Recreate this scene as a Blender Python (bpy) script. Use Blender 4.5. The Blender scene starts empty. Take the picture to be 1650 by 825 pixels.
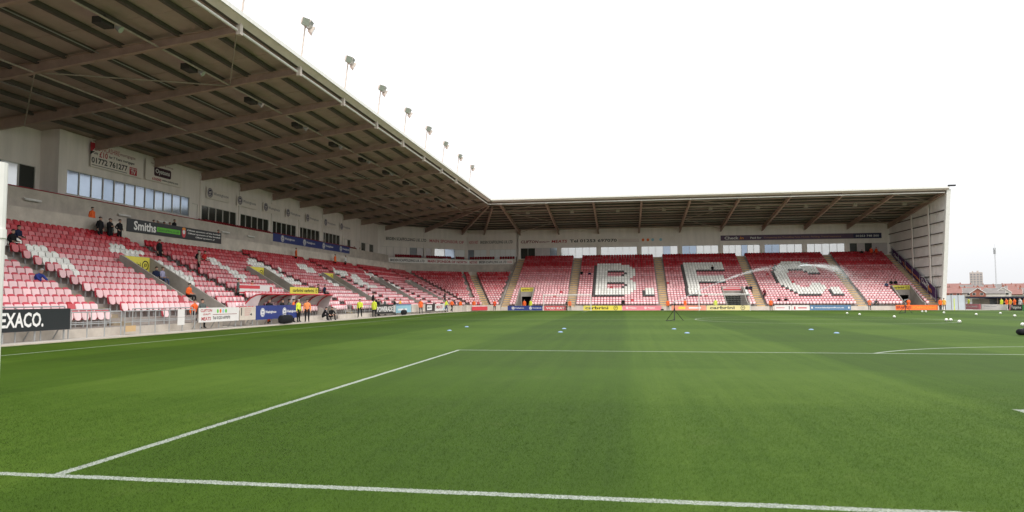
import bpy, math, random
import numpy as np
from mathutils import Matrix, Vector
random.seed(7); rng = np.random.default_rng(7)
S = bpy.context.scene
COL = S.collection
R = math.radians

# ------------------------------------------------------------------ camera, sky, sun, exposure
CX, CY, CZ = -14.741, -5.959, 1.674
YAW, PIT, ROL, FPX = R(9.183), R(3.565), R(-0.217), 1113.94
cam_d = bpy.data.cameras.new('camera'); cam = bpy.data.objects.new('camera', cam_d); COL.objects.link(cam)
cam_d.sensor_width = 36.0; cam_d.lens = 36.0*FPX/1650.0; cam_d.clip_start = 0.05; cam_d.clip_end = 5000
_F = Vector((-math.sin(YAW)*math.cos(PIT), math.cos(YAW)*math.cos(PIT), math.sin(PIT)))
_R0 = Vector((math.cos(YAW), math.sin(YAW), 0)); _U0 = _R0.cross(_F)
_R = _R0*math.cos(ROL)+_U0*math.sin(ROL); _U = _U0*math.cos(ROL)-_R0*math.sin(ROL)
cam.matrix_world = Matrix(((_R.x,_U.x,-_F.x,CX),(_R.y,_U.y,-_F.y,CY),(_R.z,_U.z,-_F.z,CZ),(0,0,0,1)))
S.camera = cam

SUN_EL, SUN_AZ = R(46), R(150)      # azimuth clockwise from +Y: behind the camera and to the right
W = bpy.data.worlds.new('World'); S.world = W; W.use_nodes = True
nt = W.node_tree; nt.nodes.clear()
sky = nt.nodes.new('ShaderNodeTexSky'); sky.sky_type = 'NISHITA'; sky.sun_disc = False
sky.sun_elevation = SUN_EL; sky.sun_rotation = SUN_AZ; sky.dust_density = 4.0
b1 = nt.nodes.new('ShaderNodeBackground'); b1.inputs[1].default_value = 0.10
nt.links.new(sky.outputs[0], b1.inputs[0])
b2 = nt.nodes.new('ShaderNodeBackground'); # overcast cloud sheet, brighter towards the zenith (CIE overcast law)
tc = nt.nodes.new('ShaderNodeTexCoord'); nz = nt.nodes.new('ShaderNodeTexNoise'); nz.inputs['Scale'].default_value = 1.6; nz.inputs['Detail'].default_value = 4
cr = nt.nodes.new('ShaderNodeValToRGB'); cr.color_ramp.elements[0].position = 0.3; cr.color_ramp.elements[1].position = 0.7
cr.color_ramp.elements[0].color = (0.87,0.885,0.92,1); cr.color_ramp.elements[1].color = (1.0,1.0,1.0,1)
nt.links.new(tc.outputs['Generated'], nz.inputs['Vector']); nt.links.new(nz.outputs['Fac'], cr.inputs[0]); nt.links.new(cr.outputs[0], b2.inputs[0])
sz = nt.nodes.new('ShaderNodeSeparateXYZ'); nt.links.new(tc.outputs['Generated'], sz.inputs[0])
mr = nt.nodes.new('ShaderNodeMapRange'); mr.inputs[1].default_value = 0.0; mr.inputs[2].default_value = 1.0; mr.inputs[3].default_value = 0.80; mr.inputs[4].default_value = 2.10
nt.links.new(sz.outputs[2], mr.inputs[0]); nt.links.new(mr.outputs[0], b2.inputs[1])
mx = nt.nodes.new('ShaderNodeMixShader'); mx.inputs[0].default_value = 0.92
out = nt.nodes.new('ShaderNodeOutputWorld')
nt.links.new(b1.outputs[0], mx.inputs[1]); nt.links.new(b2.outputs[0], mx.inputs[2]); nt.links.new(mx.outputs[0], out.inputs[0])

sl = bpy.data.lights.new('sun', 'SUN'); sl.energy = 1.5; sl.angle = R(14); sl.color = (1.0,0.965,0.91)
sun = bpy.data.objects.new('sun', sl); COL.objects.link(sun)
_sd = Vector((math.sin(SUN_AZ)*math.cos(SUN_EL), math.cos(SUN_AZ)*math.cos(SUN_EL), math.sin(SUN_EL)))
sun.rotation_euler = _sd.to_track_quat('Z','Y').to_euler()
vs = S.view_settings; vs.view_transform = 'Standard'; vs.look = 'None'; vs.gamma = 1.0; vs.exposure = 0.38; vs.use_curve_mapping = False
S.cycles.max_bounces = 6; S.cycles.diffuse_bounces = 4; S.cycles.transparent_max_bounces = 24

# ------------------------------------------------------------------ survey helpers (pixel of the photo -> point on a known plane)
C0 = Vector((CX,CY,CZ))
def ray(u, v): return _F*FPX + _R*(u-825) - _U*(v-412.5)
def at(u, v, X=None, Y=None, Z=None):
    d = ray(u, v); i, c = (0,X) if X is not None else (1,Y) if Y is not None else (2,Z)
    return C0 + d*((c-C0[i])/d[i])
RISE, RUN = 0.365, 0.77; SL = RISE/RUN; Z0 = 0.4
LX, NY = -40.0, 107.5
def on_rake_w(u, v, h=0.0):
    d = ray(u, v); return C0 + d*((Z0+h+SL*(LX-CX)-CZ)/(d.z+SL*d.x))
def on_rake_n(u, v, h=0.0):
    d = ray(u, v); return C0 + d*((Z0+h+SL*(CY-NY)-CZ)/(d.z-SL*d.y))
def gz(y):
    t = min(1,max(0,(y-70)/34)); return -0.16*t*t*(3-2*t)

# ------------------------------------------------------------------ materials
MATS = {}
def mat(name, col, rough=0.6, spec=0.3, var=0.0, vscale=3.0, metal=0.0, bump=0.0, bscale=40.0, stretch=None, emit=None):
    if name in MATS: return MATS[name]
    m = bpy.data.materials.new(name); m.use_nodes = True; n = m.node_tree; p = n.nodes['Principled BSDF']
    p.inputs['Base Color'].default_value = (*col,1); p.inputs['Roughness'].default_value = rough
    p.inputs['Specular IOR Level'].default_value = spec; p.inputs['Metallic'].default_value = metal
    if var > 0:
        g = n.nodes.new('ShaderNodeNewGeometry'); mp = n.nodes.new('ShaderNodeMapping'); mp.vector_type = 'POINT'
        if stretch: mp.inputs['Scale'].default_value = stretch
        t = n.nodes.new('ShaderNodeTexNoise'); t.inputs['Scale'].default_value = vscale; t.inputs['Detail'].default_value = 6; t.inputs['Roughness'].default_value = 0.65
        n.links.new(g.outputs['Position'], mp.inputs[0]); n.links.new(mp.outputs[0], t.inputs['Vector'])
        r = n.nodes.new('ShaderNodeMapRange'); r.inputs[1].default_value = 0.3; r.inputs[2].default_value = 0.7
        r.inputs[3].default_value = 1-var; r.inputs[4].default_value = 1+var*0.6
        n.links.new(t.outputs['Fac'], r.inputs[0])
        mm = n.nodes.new('ShaderNodeVectorMath'); mm.operation = 'SCALE'; mm.inputs[0].default_value = col
        n.links.new(r.outputs[0], mm.inputs['Scale']); n.links.new(mm.outputs[0], p.inputs['Base Color'])
        if bump > 0:
            b = n.nodes.new('ShaderNodeBump'); b.inputs['Strength'].default_value = bump; b.inputs['Distance'].default_value = 0.02
            t2 = n.nodes.new('ShaderNodeTexNoise'); t2.inputs['Scale'].default_value = bscale
            n.links.new(mp.outputs[0], t2.inputs['Vector']); n.links.new(t2.outputs['Fac'], b.inputs['Height']); n.links.new(b.outputs[0], p.inputs['Normal'])
    MATS[name] = m; return m
concrete = mat('concrete', (0.58,0.52,0.45), 0.85, 0.2, 0.22, 0.9, bump=0.3)
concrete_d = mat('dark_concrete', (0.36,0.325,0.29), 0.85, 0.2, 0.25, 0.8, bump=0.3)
tread = mat('terrace_concrete', (0.36,0.32,0.29), 0.9, 0.15, 0.3, 1.2)
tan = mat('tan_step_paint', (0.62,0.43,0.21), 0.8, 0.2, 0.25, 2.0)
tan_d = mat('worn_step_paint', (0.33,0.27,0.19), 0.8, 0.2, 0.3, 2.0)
track = mat('track_concrete', (0.50,0.46,0.41), 0.85, 0.2, 0.2, 0.7, bump=0.2)
kerbm = mat('kerb_stone', (0.52,0.46,0.36), 0.85, 0.2, 0.2, 2.0)
white_clad = mat('cream_cladding', (0.87,0.80,0.75), 0.55, 0.3, 0.10, 1.2, stretch=(1,1,0.12))
gable_m = mat('gable_cladding', (0.86,0.83,0.80), 0.5, 0.3, 0.08, 0.5)
beam_m = mat('rafter_paint', (0.46,0.33,0.275), 0.6, 0.3, 0.18, 1.4)
deck_m = mat('roof_liner', (0.48,0.37,0.335), 0.6, 0.3, 0.16, 0.6)
purlin_m = mat('purlin_steel', (0.12,0.105,0.095), 0.6, 0.3, 0.2, 1.0)
tube_m = mat('tube_paint', (0.46,0.40,0.33), 0.6, 0.3, 0.25, 3.0)
white_p = mat('white_paint', (0.78,0.76,0.72), 0.5, 0.35, 0.1, 4.0)
rust_w = mat('rusty_white_paint', (0.66,0.58,0.52), 0.6, 0.3, 0.3, 3.5)
fascia_m = mat('fascia_sheet', (0.86,0.72,0.68), 0.5, 0.4, 0.12, 1.0)
galv = mat('galvanised_steel', (0.42,0.43,0.43), 0.45, 0.5, 0.12, 6.0, metal=0.5)
dark = mat('passage_shade_black', (0.025,0.025,0.025), 0.8, 0.1)  # near-black paint for the shade inside the tunnels
black = mat('black_plastic', (0.02,0.02,0.022), 0.5, 0.3)
black_b = mat('black_board', (0.018,0.022,0.024), 0.4, 0.4)
red_seat_d = mat('dark_red_seat', (0.30,0.018,0.025), 0.5, 0.3, 0.15, 3.0)
red_p = mat('red_paint', (0.50,0.035,0.05), 0.45, 0.4, 0.1, 3.0)
pane_pale = mat('pale_window_glass', (0.86,0.88,0.88), 0.10, 0.6, 0.04, 0.6, metal=0.55)
pane_sky_paint = mat('sky_painted_glass', (0.92,0.93,0.93), 0.15, 0.6, 0.03, 0.6)  # white base colour stands in for bright sky reflection in corner panes
pane_blue = mat('blue_window_glass', (0.40,0.49,0.62), 0.08, 0.6, 0.12, 0.5, metal=0.6)
pane_lblue = mat('sky_blue_glass', (0.46,0.54,0.66), 0.06, 0.6, 0.12, 0.4, metal=0.6)
pane_dark = mat('dark_window_glass', (0.035,0.04,0.035), 0.08, 0.5)
frame_w = mat('window_frame_paint', (0.66,0.63,0.58), 0.5, 0.3)
ivory = mat('ivory_letter', (0.78,0.77,0.74), 0.5, 0.3)
txt_black = mat('black_letter', (0.02,0.02,0.02), 0.5, 0.3)
txt_red = mat('red_letter', (0.45,0.03,0.045), 0.5, 0.3)
txt_maroon = mat('maroon_letter', (0.22,0.02,0.03), 0.5, 0.3)
txt_pink = mat('pale_red_letter', (0.55,0.16,0.17), 0.5, 0.3)
navy = mat('navy_board', (0.03,0.05,0.21), 0.4, 0.4, 0.06, 1.0)
navy_t = mat('navy_letter', (0.045,0.04,0.10), 0.5, 0.3)
purple = mat('purple_banner', (0.075,0.03,0.11), 0.6, 0.2, 0.1, 1.5)
yellow = mat('yellow_board', (0.72,0.62,0.08), 0.45, 0.4, 0.05, 1.0)
white_b = mat('white_board', (0.72,0.70,0.67), 0.45, 0.4, 0.05, 1.0)
pink_b = mat('pink_board', (0.72,0.24,0.27), 0.45, 0.4, 0.06, 1.0)
red_b = mat('red_board', (0.60,0.06,0.075), 0.45, 0.4, 0.06, 1.0)
orange_b = mat('orange_board', (0.80,0.16,0.03), 0.45, 0.4, 0.05, 1.0)
orange_l = mat('orange_letter', (0.80,0.30,0.05), 0.5, 0.3)
lblue_b = mat('light_blue_board', (0.30,0.55,0.65), 0.45, 0.4, 0.05, 1.0)
steel_b = mat('steel_blue_board', (0.10,0.20,0.33), 0.45, 0.4, 0.05, 1.0)
green_l = mat('lime_strip', (0.13,0.50,0.05), 0.5, 0.3, 0.1, 2.0)
lamp_glass = mat('lamp_glass', (0.55,0.56,0.55), 0.1, 0.7, metal=0.3)
perspex = mat('smoked_perspex', (0.56,0.50,0.50), 0.15, 0.5, 0.1, 1.0)
tar = mat('outer_ground', (0.16,0.155,0.145), 0.9, 0.2, 0.2, 0.3)

# ------------------------------------------------------------------ mesh building
class MB:
    def __init__(s): s.v = []; s.f = []; s.m = []
    def add(s, vs, fs, mi=0):
        b = len(s.v); s.v += [tuple(p) for p in vs]
        for f in fs: s.f.append(tuple(i+b for i in f)); s.m.append(mi)
        return s
    def box(s, x0,x1,y0,y1,z0,z1, mi=0):
        return s.add([(x0,y0,z0),(x1,y0,z0),(x1,y1,z0),(x0,y1,z0),(x0,y0,z1),(x1,y0,z1),(x1,y1,z1),(x0,y1,z1)],
                     [(3,2,1,0),(4,5,6,7),(0,1,5,4),(1,2,6,5),(2,3,7,6),(3,0,4,7)], mi)
    def prism(s, poly, z0, z1, mi=0):            # z0 / z1: number or one value per corner
        n = len(poly)
        a = 0.5*sum(poly[i][0]*poly[(i+1)%n][1]-poly[(i+1)%n][0]*poly[i][1] for i in range(n))
        idx = list(range(n)) if a > 0 else list(range(n))[::-1]
        zz = lambda z,i: z[i] if isinstance(z,(list,tuple)) else z
        vs = [(poly[i][0],poly[i][1],zz(z0,i)) for i in idx]+[(poly[i][0],poly[i][1],zz(z1,i)) for i in idx]
        return s.add(vs, [tuple(range(n))[::-1], tuple(range(n,2*n))]+[(i,(i+1)%n,(i+1)%n+n,i+n) for i in range(n)], mi)
    def bar(s, p, q, w, h, up=(0,0,1), mi=0, w2=None, h2=None):
        p, q, up = Vector(p), Vector(q), Vector(up); d = (q-p).normalized(); r = d.cross(up).normalized(); u = r.cross(d)
        w2 = w if w2 is None else w2; h2 = h if h2 is None else h2
        vs = [p+r*a*w/2+u*b*h/2 for a,b in ((-1,-1),(1,-1),(1,1),(-1,1))]+[q+r*a*w2/2+u*b*h2/2 for a,b in ((-1,-1),(1,-1),(1,1),(-1,1))]
        return s.add(vs, [(0,1,2,3),(7,6,5,4),(0,4,5,1),(1,5,6,2),(2,6,7,3),(3,7,4,0)], mi)
    def tube(s, p, q, r, n=8, r2=None, mi=0):
        p, q = Vector(p), Vector(q); d = (q-p).normalized(); a = d.orthogonal().normalized(); b = d.cross(a); r2 = r if r2 is None else r2
        cs = [(math.cos(2*math.pi*i/n), math.sin(2*math.pi*i/n)) for i in range(n)]
        vs = [p+(a*c+b*e)*r for c,e in cs]+[q+(a*c+b*e)*r2 for c,e in cs]
        return s.add(vs, [tuple(range(n)), tuple(range(n,2*n))[::-1]]+[(i,i+n,(i+1)%n+n,(i+1)%n) for i in range(n)], mi)
    def path(s, pts, r, n=6, mi=0):
        for a,b in zip(pts,pts[1:]): s.tube(a,b,r,n,mi=mi)
        return s
    def sphere(s, c, r, nu=10, nv=6, sc=(1,1,1), mi=0):
        vs = [(c[0],c[1],c[2]-r*sc[2])]
        for j in range(1,nv):
            t = -math.pi/2+math.pi*j/nv
            for i in range(nu): vs.append((c[0]+r*sc[0]*math.cos(t)*math.cos(2*math.pi*i/nu), c[1]+r*sc[1]*math.cos(t)*math.sin(2*math.pi*i/nu), c[2]+r*sc[2]*math.sin(t)))
        vs.append((c[0],c[1],c[2]+r*sc[2])); L = len(vs)-1
        fs = [(0,1+(i+1)%nu,1+i) for i in range(nu)]+[(L,L-nu+i,L-nu+(i+1)%nu) for i in range(nu)]
        for j in range(nv-2):
            for i in range(nu): fs.append((1+j*nu+i,1+j*nu+(i+1)%nu,1+(j+1)*nu+(i+1)%nu,1+(j+1)*nu+i))
        return s.add(vs, fs, mi)
    def mesh(s, name, mats, off=(0,0,0), smooth=False):
        me = bpy.data.meshes.new(name); me.from_pydata([(a-off[0],b-off[1],c-off[2]) for a,b,c in s.v], [], s.f)
        ms = mats if isinstance(mats,(list,tuple)) else [mats]
        for m in ms: me.materials.append(m)
        if len(ms) > 1: me.polygons.foreach_set('material_index', s.m)
        if smooth: me.polygons.foreach_set('use_smooth', [True]*len(me.polygons))
        return me
    def build(s, name, mats, parent=None, smooth=False):
        off = (0,0,0); q = parent
        while q is not None:
            if '_o' in q: off = q['_o']; break
            q = q.parent
        return link(bpy.data.objects.new(name, s.mesh(name, mats, off, smooth)), parent)
def link(o, parent=None):
    COL.objects.link(o)
    if parent is not None: o.parent = parent
    return o
ORG = []
def empty(name, loc=(0,0,0), rz=0.0):
    o = bpy.data.objects.new(name, None); COL.objects.link(o); o.location = loc; o.rotation_euler = (0,0,rz); o.empty_display_size = 0.3
    return o
def rooted(name, loc):           # an empty whose children are given in world coordinates
    o = empty(name, loc); o['_o'] = tuple(loc); ORG.append(o); return o
def tag(o, label=None, cat=None, group=None, kind=None):
    if label: o['label'] = label
    if cat: o['category'] = cat
    if group: o['group'] = group
    if kind: o['kind'] = kind
    return o

# ------------------------------------------------------------------ text and signs
TXT = {}
def text_mesh(body, bold=True):
    if (body,bold) in TXT: return TXT[(body,bold)]
    cu = bpy.data.curves.new('t','FONT'); cu.body = body; cu.size = 1.0; cu.resolution_u = 2; cu.extrude = 0.0
    cu.offset = 0.026 if bold else 0.0
    o = bpy.data.objects.new('t', cu); COL.objects.link(o)
    dg = bpy.context.evaluated_depsgraph_get(); me = bpy.data.meshes.new_from_object(o.evaluated_get(dg))
    bpy.data.objects.remove(o); bpy.data.curves.remove(cu)
    n = len(me.vertices); co = np.empty(n*3); me.vertices.foreach_get('co', co); co = co.reshape(-1,3)
    lo, hi = co.min(0), co.max(0); co[:,0] = (co[:,0]-lo[0])/(hi[0]-lo[0]); co[:,1] = (co[:,1]-lo[1])/(hi[1]-lo[1]); co[:,2] = 0
    me.vertices.foreach_set('co', co.ravel()); me.materials.clear(); TXT[(body,bold)] = me
    return me
def lettering(parent, body, x, y, w, h, m, z, bold=True, name='lettering', shear=0.0):
    me = text_mesh(body, bold).copy(); me.name = name; me.materials.append(m)
    co = np.empty(len(me.vertices)*3); me.vertices.foreach_get('co', co); co = co.reshape(-1,3)
    co[:,0] = co[:,0]*w + co[:,1]*h*shear; co[:,1] *= h
    me.vertices.foreach_set('co', co.ravel())
    o = link(bpy.data.objects.new(name, me), parent); o.location = (x,y,z); return o
def disc(parent, x, y, rx, ry, m, z, name='emblem', ring=None, n=24):
    b = MB()
    if ring is None: b.add([(math.cos(2*math.pi*i/n)*rx, math.sin(2*math.pi*i/n)*ry, 0) for i in range(n)], [tuple(range(n))])
    else:
        b.add([(math.cos(2*math.pi*i/n)*rx*k, math.sin(2*math.pi*i/n)*ry*k, 0) for k in (1,ring) for i in range(n)], [(i,(i+1)%n,n+(i+1)%n,n+i) for i in range(n)])
    o = b.build(name, m, parent); o.location = (x,y,z); return o
def quad(parent, pts, m, z, name='strip'):
    o = MB().add([(x,y,0) for x,y in pts],[tuple(range(len(pts)))]).build(name, m, parent); o.location = (0,0,z); return o
def rect(parent, x, y, w, h, m, z, name='strip'): return quad(parent, [(x,y),(x+w,y),(x+w,y+h),(x,y+h)], m, z, name)
def sign(name, label, cat, O, r, u, w, h, m, th=0.04, group=None):
    r = Vector(r).normalized(); u = Vector(u); u = (u-r*u.dot(r)).normalized(); n = r.cross(u)
    me = MB().box(0,w,0,h,0,th).mesh(name, m)
    o = link(bpy.data.objects.new(name, me)); O = Vector(O)
    o.matrix_world = Matrix(((r.x,u.x,n.x,O.x),(r.y,u.y,n.y,O.y),(r.z,u.z,n.z,O.z),(0,0,0,1)))
    return tag(o, label, cat, group)
EX, EY, EZ = (1,0,0), (0,1,0), (0,0,1)
def round_logo(o, x, y, rad, m_out, m_in, z, letters='W'):
    disc(o, x, y, rad, rad, m_out, z); disc(o, x, y, rad*0.86, rad*0.86, m_in, z+0.004, ring=0.88)
    lettering(o, letters, x-rad*0.5, y-rad*0.25, rad, rad*0.62, m_in, z+0.004)
    rect(o, x-rad*0.42, y-rad*0.5, rad*0.84, rad*0.13, m_in, z+0.004)
def jd_logo(o, x, y, rad, z, m_out=None, m_in=None):
    m_out = m_out or txt_black; m_in = m_in or yellow
    disc(o, x, y, rad, rad, m_out, z, ring=0.78); lettering(o, 'JD', x-rad*0.52, y-rad*0.4, rad*1.04, rad*0.8, m_out, z)

# ================================================================== GROUND
def grass_material(name, blade=False):
    m = bpy.data.materials.new(name); m.use_nodes = True; n = m.node_tree; p = n.nodes['Principled BSDF']; L = n.links.new
    g = n.nodes.new('ShaderNodeNewGeometry'); sx = n.nodes.new('ShaderNodeSeparateXYZ'); L(g.outputs['Position'], sx.inputs[0])
    def math_(op, a, b=None, c=None):
        q = n.nodes.new('ShaderNodeMath'); q.operation = op
        for i,vv in enumerate((a,b,c)):
            if vv is None: continue
            if isinstance(vv,(int,float)): q.inputs[i].default_value = vv
            else: L(vv, q.inputs[i])
        return q.outputs[0]
    def noise(scale, detail=4, rough=0.6, vec=None):
        t = n.nodes.new('ShaderNodeTexNoise'); t.inputs['Scale'].default_value = scale; t.inputs['Detail'].default_value = detail; t.inputs['Roughness'].default_value = rough
        L(vec if vec is not None else g.outputs['Position'], t.inputs['Vector']); return t.outputs['Fac']
    X, Y = sx.outputs[0], sx.outputs[1]
    # mowing bands 5.5 m wide, real nap of the mown grass
    wob = math_('MULTIPLY', math_('SUBTRACT', noise(0.35,3), 0.5), 0.18)
    t = math_('PINGPONG', math_('DIVIDE', math_('ADD', math_('ADD', X, 20.16+5.5*10), wob), 5.5), 1.0)
    ss = n.nodes.new('ShaderNodeMapRange'); ss.interpolation_type = 'SMOOTHSTEP'; ss.inputs[1].default_value = 0.0; ss.inputs[2].default_value = 1.0
    fr = math_('SINE', math_('MULTIPLY', math_('DIVIDE', math_('ADD', math_('ADD', X, 20.16+5.5*10), wob), 5.5), math.pi))
    band = n.nodes.new('ShaderNodeMapRange'); band.inputs[1].default_value = -0.12; band.inputs[2].default_value = 0.12; L(fr, band.inputs[0])
    fy = math_('SINE', math_('MULTIPLY', math_('DIVIDE', math_('ADD', Y, wob), 5.5), math.pi))
    bandy = n.nodes.new('ShaderNodeMapRange'); bandy.inputs[1].default_value = -0.25; bandy.inputs[2].default_value = 0.25; L(fy, bandy.inputs[0])
    big = noise(0.12,4); mid = noise(1.6,6,0.7); fine = noise(28,4,0.75); vfine = noise(110,3,0.8)
    val = math_('ADD', math_('MULTIPLY', band.outputs[0], -0.20), math_('MULTIPLY', bandy.outputs[0], -0.10))
    val = math_('ADD', val, math_('MULTIPLY', math_('SUBTRACT', big, 0.5), 0.16))
    val = math_('ADD', val, math_('MULTIPLY', math_('SUBTRACT', mid, 0.5), 0.30))
    val = math_('ADD', val, math_('MULTIPLY', math_('SUBTRACT', fine, 0.5), 0.15))
    val = math_('ADD', val, math_('MULTIPLY', math_('SUBTRACT', vfine, 0.5), 0.22 if not blade else 0.26))
    cs = n.nodes.new('ShaderNodeCombineXYZ'); L(math_('MULTIPLY', X, 3.2), cs.inputs[0]); L(math_('MULTIPLY', Y, 0.06), cs.inputs[1])
    val = math_('ADD', val, math_('MULTIPLY', math_('SUBTRACT', noise(1.0,5,0.7,cs.outputs[0]), 0.5), 0.42))
    val = math_('ADD', val, 0.64)
    ramp = n.nodes.new('ShaderNodeValToRGB'); e = ramp.color_ramp.elements
    e[0].position = 0.0; e[0].color = (0.016,0.037,0.0015,1); e[1].position = 1.0; e[1].color = (0.082,0.134,0.014,1)
    k = e.new(0.5); k.color = (0.038,0.077,0.0032,1)
    L(val, ramp.inputs[0])
    # pale thin patches
    patch = n.nodes.new('ShaderNodeMapRange'); patch.inputs[1].default_value = 0.60; patch.inputs[2].default_value = 0.78; L(noise(0.5,6,0.7), patch.inputs[0])
    mixp = n.nodes.new('ShaderNodeMixRGB'); L(math_('MULTIPLY', patch.outputs[0], 0.35), mixp.inputs[0]); L(ramp.outputs[0], mixp.inputs[1]); mixp.inputs[2].default_value = (0.085,0.105,0.026,1)
    col = mixp.outputs[0]
    # ---- painted lines (chalk on the blades)
    H = 0.055
    def seg(coord, c, lo_coord=None, lo=None, hi=None):
        j = math_('ADD', math_('MULTIPLY', math_('SUBTRACT', fine, 0.5), 0.07), math_('ADD', math_('MULTIPLY', math_('SUBTRACT', vfine, 0.5), 0.07), math_('MULTIPLY', math_('SUBTRACT', mid, 0.5), 0.06)))
        a = math_('LESS_THAN', math_('ABSOLUTE', math_('ADD', math_('SUBTRACT', coord, c), j)), H)
        if lo_coord is not None:
            a = math_('MULTIPLY', a, math_('MULTIPLY', math_('GREATER_THAN', lo_coord, lo-H), math_('LESS_THAN', lo_coord, hi+H)))
        return a
    def circ(cx, cy, r):
        dx = math_('SUBTRACT', X, cx); dy = math_('SUBTRACT', Y, cy)
        d = math_('SQRT', math_('ADD', math_('MULTIPLY', dx, dx), math_('MULTIPLY', dy, dy)))
        return math_('LESS_THAN', math_('ABSOLUTE', math_('SUBTRACT', d, r)), H), d
    PL, PW = 101.06, 33.63
    ln = [seg(Y,0,X,-PW,PW), seg(Y,PL,X,-PW,PW), seg(X,-PW,Y,0,PL), seg(X,PW,Y,0,PL), seg(Y,PL/2,X,-PW,PW),
          seg(Y,16.5,X,-20.16,20.16), seg(X,-20.16,Y,0,16.5), seg(X,20.16,Y,0,16.5),
          seg(Y,5.5,X,-8.98,9.16), seg(X,-8.98,Y,0,5.5), seg(X,9.16,Y,0,5.5),
          seg(Y,PL-16.5,X,-20.16,20.16), seg(X,-20.16,Y,PL-16.5,PL), seg(X,20.16,Y,PL-16.5,PL),
          seg(Y,PL-5.5,X,-9.16,9.16), seg(X,-9.16,Y,PL-5.5,PL), seg(X,9.16,Y,PL-5.5,PL)]
    c1,_ = circ(0,PL/2,9.15); ln.append(c1)
    c2,_ = circ(0,11,9.15); ln.append(math_('MULTIPLY', c2, math_('GREATER_THAN', Y, 16.5)))
    c3,_ = circ(0,PL-11,9.15); ln.append(math_('MULTIPLY', c3, math_('LESS_THAN', Y, PL-16.5)))
    _,d4 = circ(0,11,0.1); ln.append(math_('LESS_THAN', d4, 0.12))
    lm = ln[0]
    for q in ln[1:]: lm = math_('MAXIMUM', lm, q)
    wear = n.nodes.new('ShaderNodeMapRange'); wear.inputs[1].default_value = 0.32; wear.inputs[2].default_value = 0.66; wear.inputs[3].default_value = 0.12; wear.inputs[4].default_value = 0.88; L(noise(45,4,0.7), wear.inputs[0])
    mixl = n.nodes.new('ShaderNodeMixRGB'); L(math_('MULTIPLY', lm, wear.outputs[0]), mixl.inputs[0]); L(col, mixl.inputs[1]); mixl.inputs[2].default_value = (0.46,0.48,0.45,1)
    L(mixl.outputs[0], p.inputs['Base Color']); p.inputs['Roughness'].default_value = 0.75; p.inputs['Specular IOR Level'].default_value = 0.10
    if not blade:
        b = n.nodes.new('ShaderNodeBump'); b.inputs['Strength'].default_value = 0.25; b.inputs['Distance'].default_value = 0.02
        L(math_('ADD', math_('MULTIPLY', vfine, 0.6), fine), b.inputs['Height']); L(b.outputs[0], p.inputs['Normal'])
    else:
        cn = n.nodes.new('ShaderNodeCombineXYZ'); cn.inputs[2].default_value = 1.0; L(cn.outputs[0], p.inputs['Normal'])
    return m
grass_m = grass_material('mown_grass'); blade_m = grass_material('grass_blades', True)

GEDGE = -37.2
g = MB().add([(-1500,-600,-0.45),(1500,-600,-0.45),(1500,2500,-0.45),(-1500,2500,-0.45)],[(0,1,2,3)])
tag(g.build('ground', tar), kind='structure')
def sheet(x0,x1,y0,y1,dz,m,name,ny=40):
    b = MB(); ys = [y0+(y1-y0)*i/ny for i in range(ny+1)]
    for x in (x0,x1): b.v += [(x,y,gz(y)+dz) for y in ys]
    for i in range(ny): b.f.append((i,ny+1+i,ny+2+i,i+1)); b.m.append(0)
    return tag(b.build(name, m), kind='structure')
# pitch with a rounded far-left corner
pb = MB(); ny = 60; ys = [-14+(103.0+14)*i/ny for i in range(ny+1)]
for y in ys:
    cut = max(0, y-97.0)
    pb.v.append((GEDGE+0.10*cut*cut, y, gz(y))); pb.v.append((44.0, y, gz(y)))
for i in range(ny): pb.f.append((2*i,2*i+1,2*i+3,2*i+2)); pb.m.append(0)
tag(pb.build('pitch', grass_m), kind='structure')
sheet(-41.2,60,-20,109,-0.03,track,'pavement')
kb = MB()
for i in range(ny):
    (xa,ya,za),(xb,yb,zb) = pb.v[2*i], pb.v[2*i+2]
    kb.prism([(xa-0.14,ya),(xa-0.004,ya),(xb-0.004,yb),(xb-0.14,yb)], za-0.1, [za+0.035,za+0.035,zb+0.035,zb+0.035])
tag(kb.build('kerb', kerbm), kind='structure')

# grass blades near the camera
N = 330000
dep = 4.9*np.exp(rng.random(N)**0.85*math.log(15.5/4.9)); lat = (rng.random(N)*2-1)*0.92*dep
px = CX + lat*math.cos(YAW) - dep*math.sin(YAW); py = CY + lat*math.sin(YAW) + dep*math.cos(YAW)
hgt = (0.006+0.010*rng.random(N))*np.clip((15.6-dep)/6,0.05,1); wid = 0.0020*np.clip(dep/6,1,2.2); a = rng.random(N)*2*math.pi; le = hgt*(0.3+0.9*rng.random(N)); la = rng.random(N)*2*math.pi
V = np.empty((N,3,3)); V[:,0] = np.stack([px-np.cos(a)*wid,py-np.sin(a)*wid,np.full(N,-0.002)],1); V[:,1] = np.stack([px+np.cos(a)*wid,py+np.sin(a)*wid,np.full(N,-0.002)],1)
V[:,2] = np.stack([px+np.cos(la)*le,py+np.sin(la)*le,hgt],1)
gm = bpy.data.meshes.new('grass'); gm.vertices.add(N*3); gm.vertices.foreach_set('co', V.ravel()); gm.loops.add(N*3); gm.loops.foreach_set('vertex_index', np.arange(N*3))
gm.polygons.add(N); gm.polygons.foreach_set('loop_start', np.arange(N)*3); gm.update(calc_edges=True); gm.materials.append(blade_m)
tag(link(bpy.data.objects.new('grass', gm)), 'short green grass blades in the foreground by the goal line', 'grass', kind='stuff')

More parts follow.
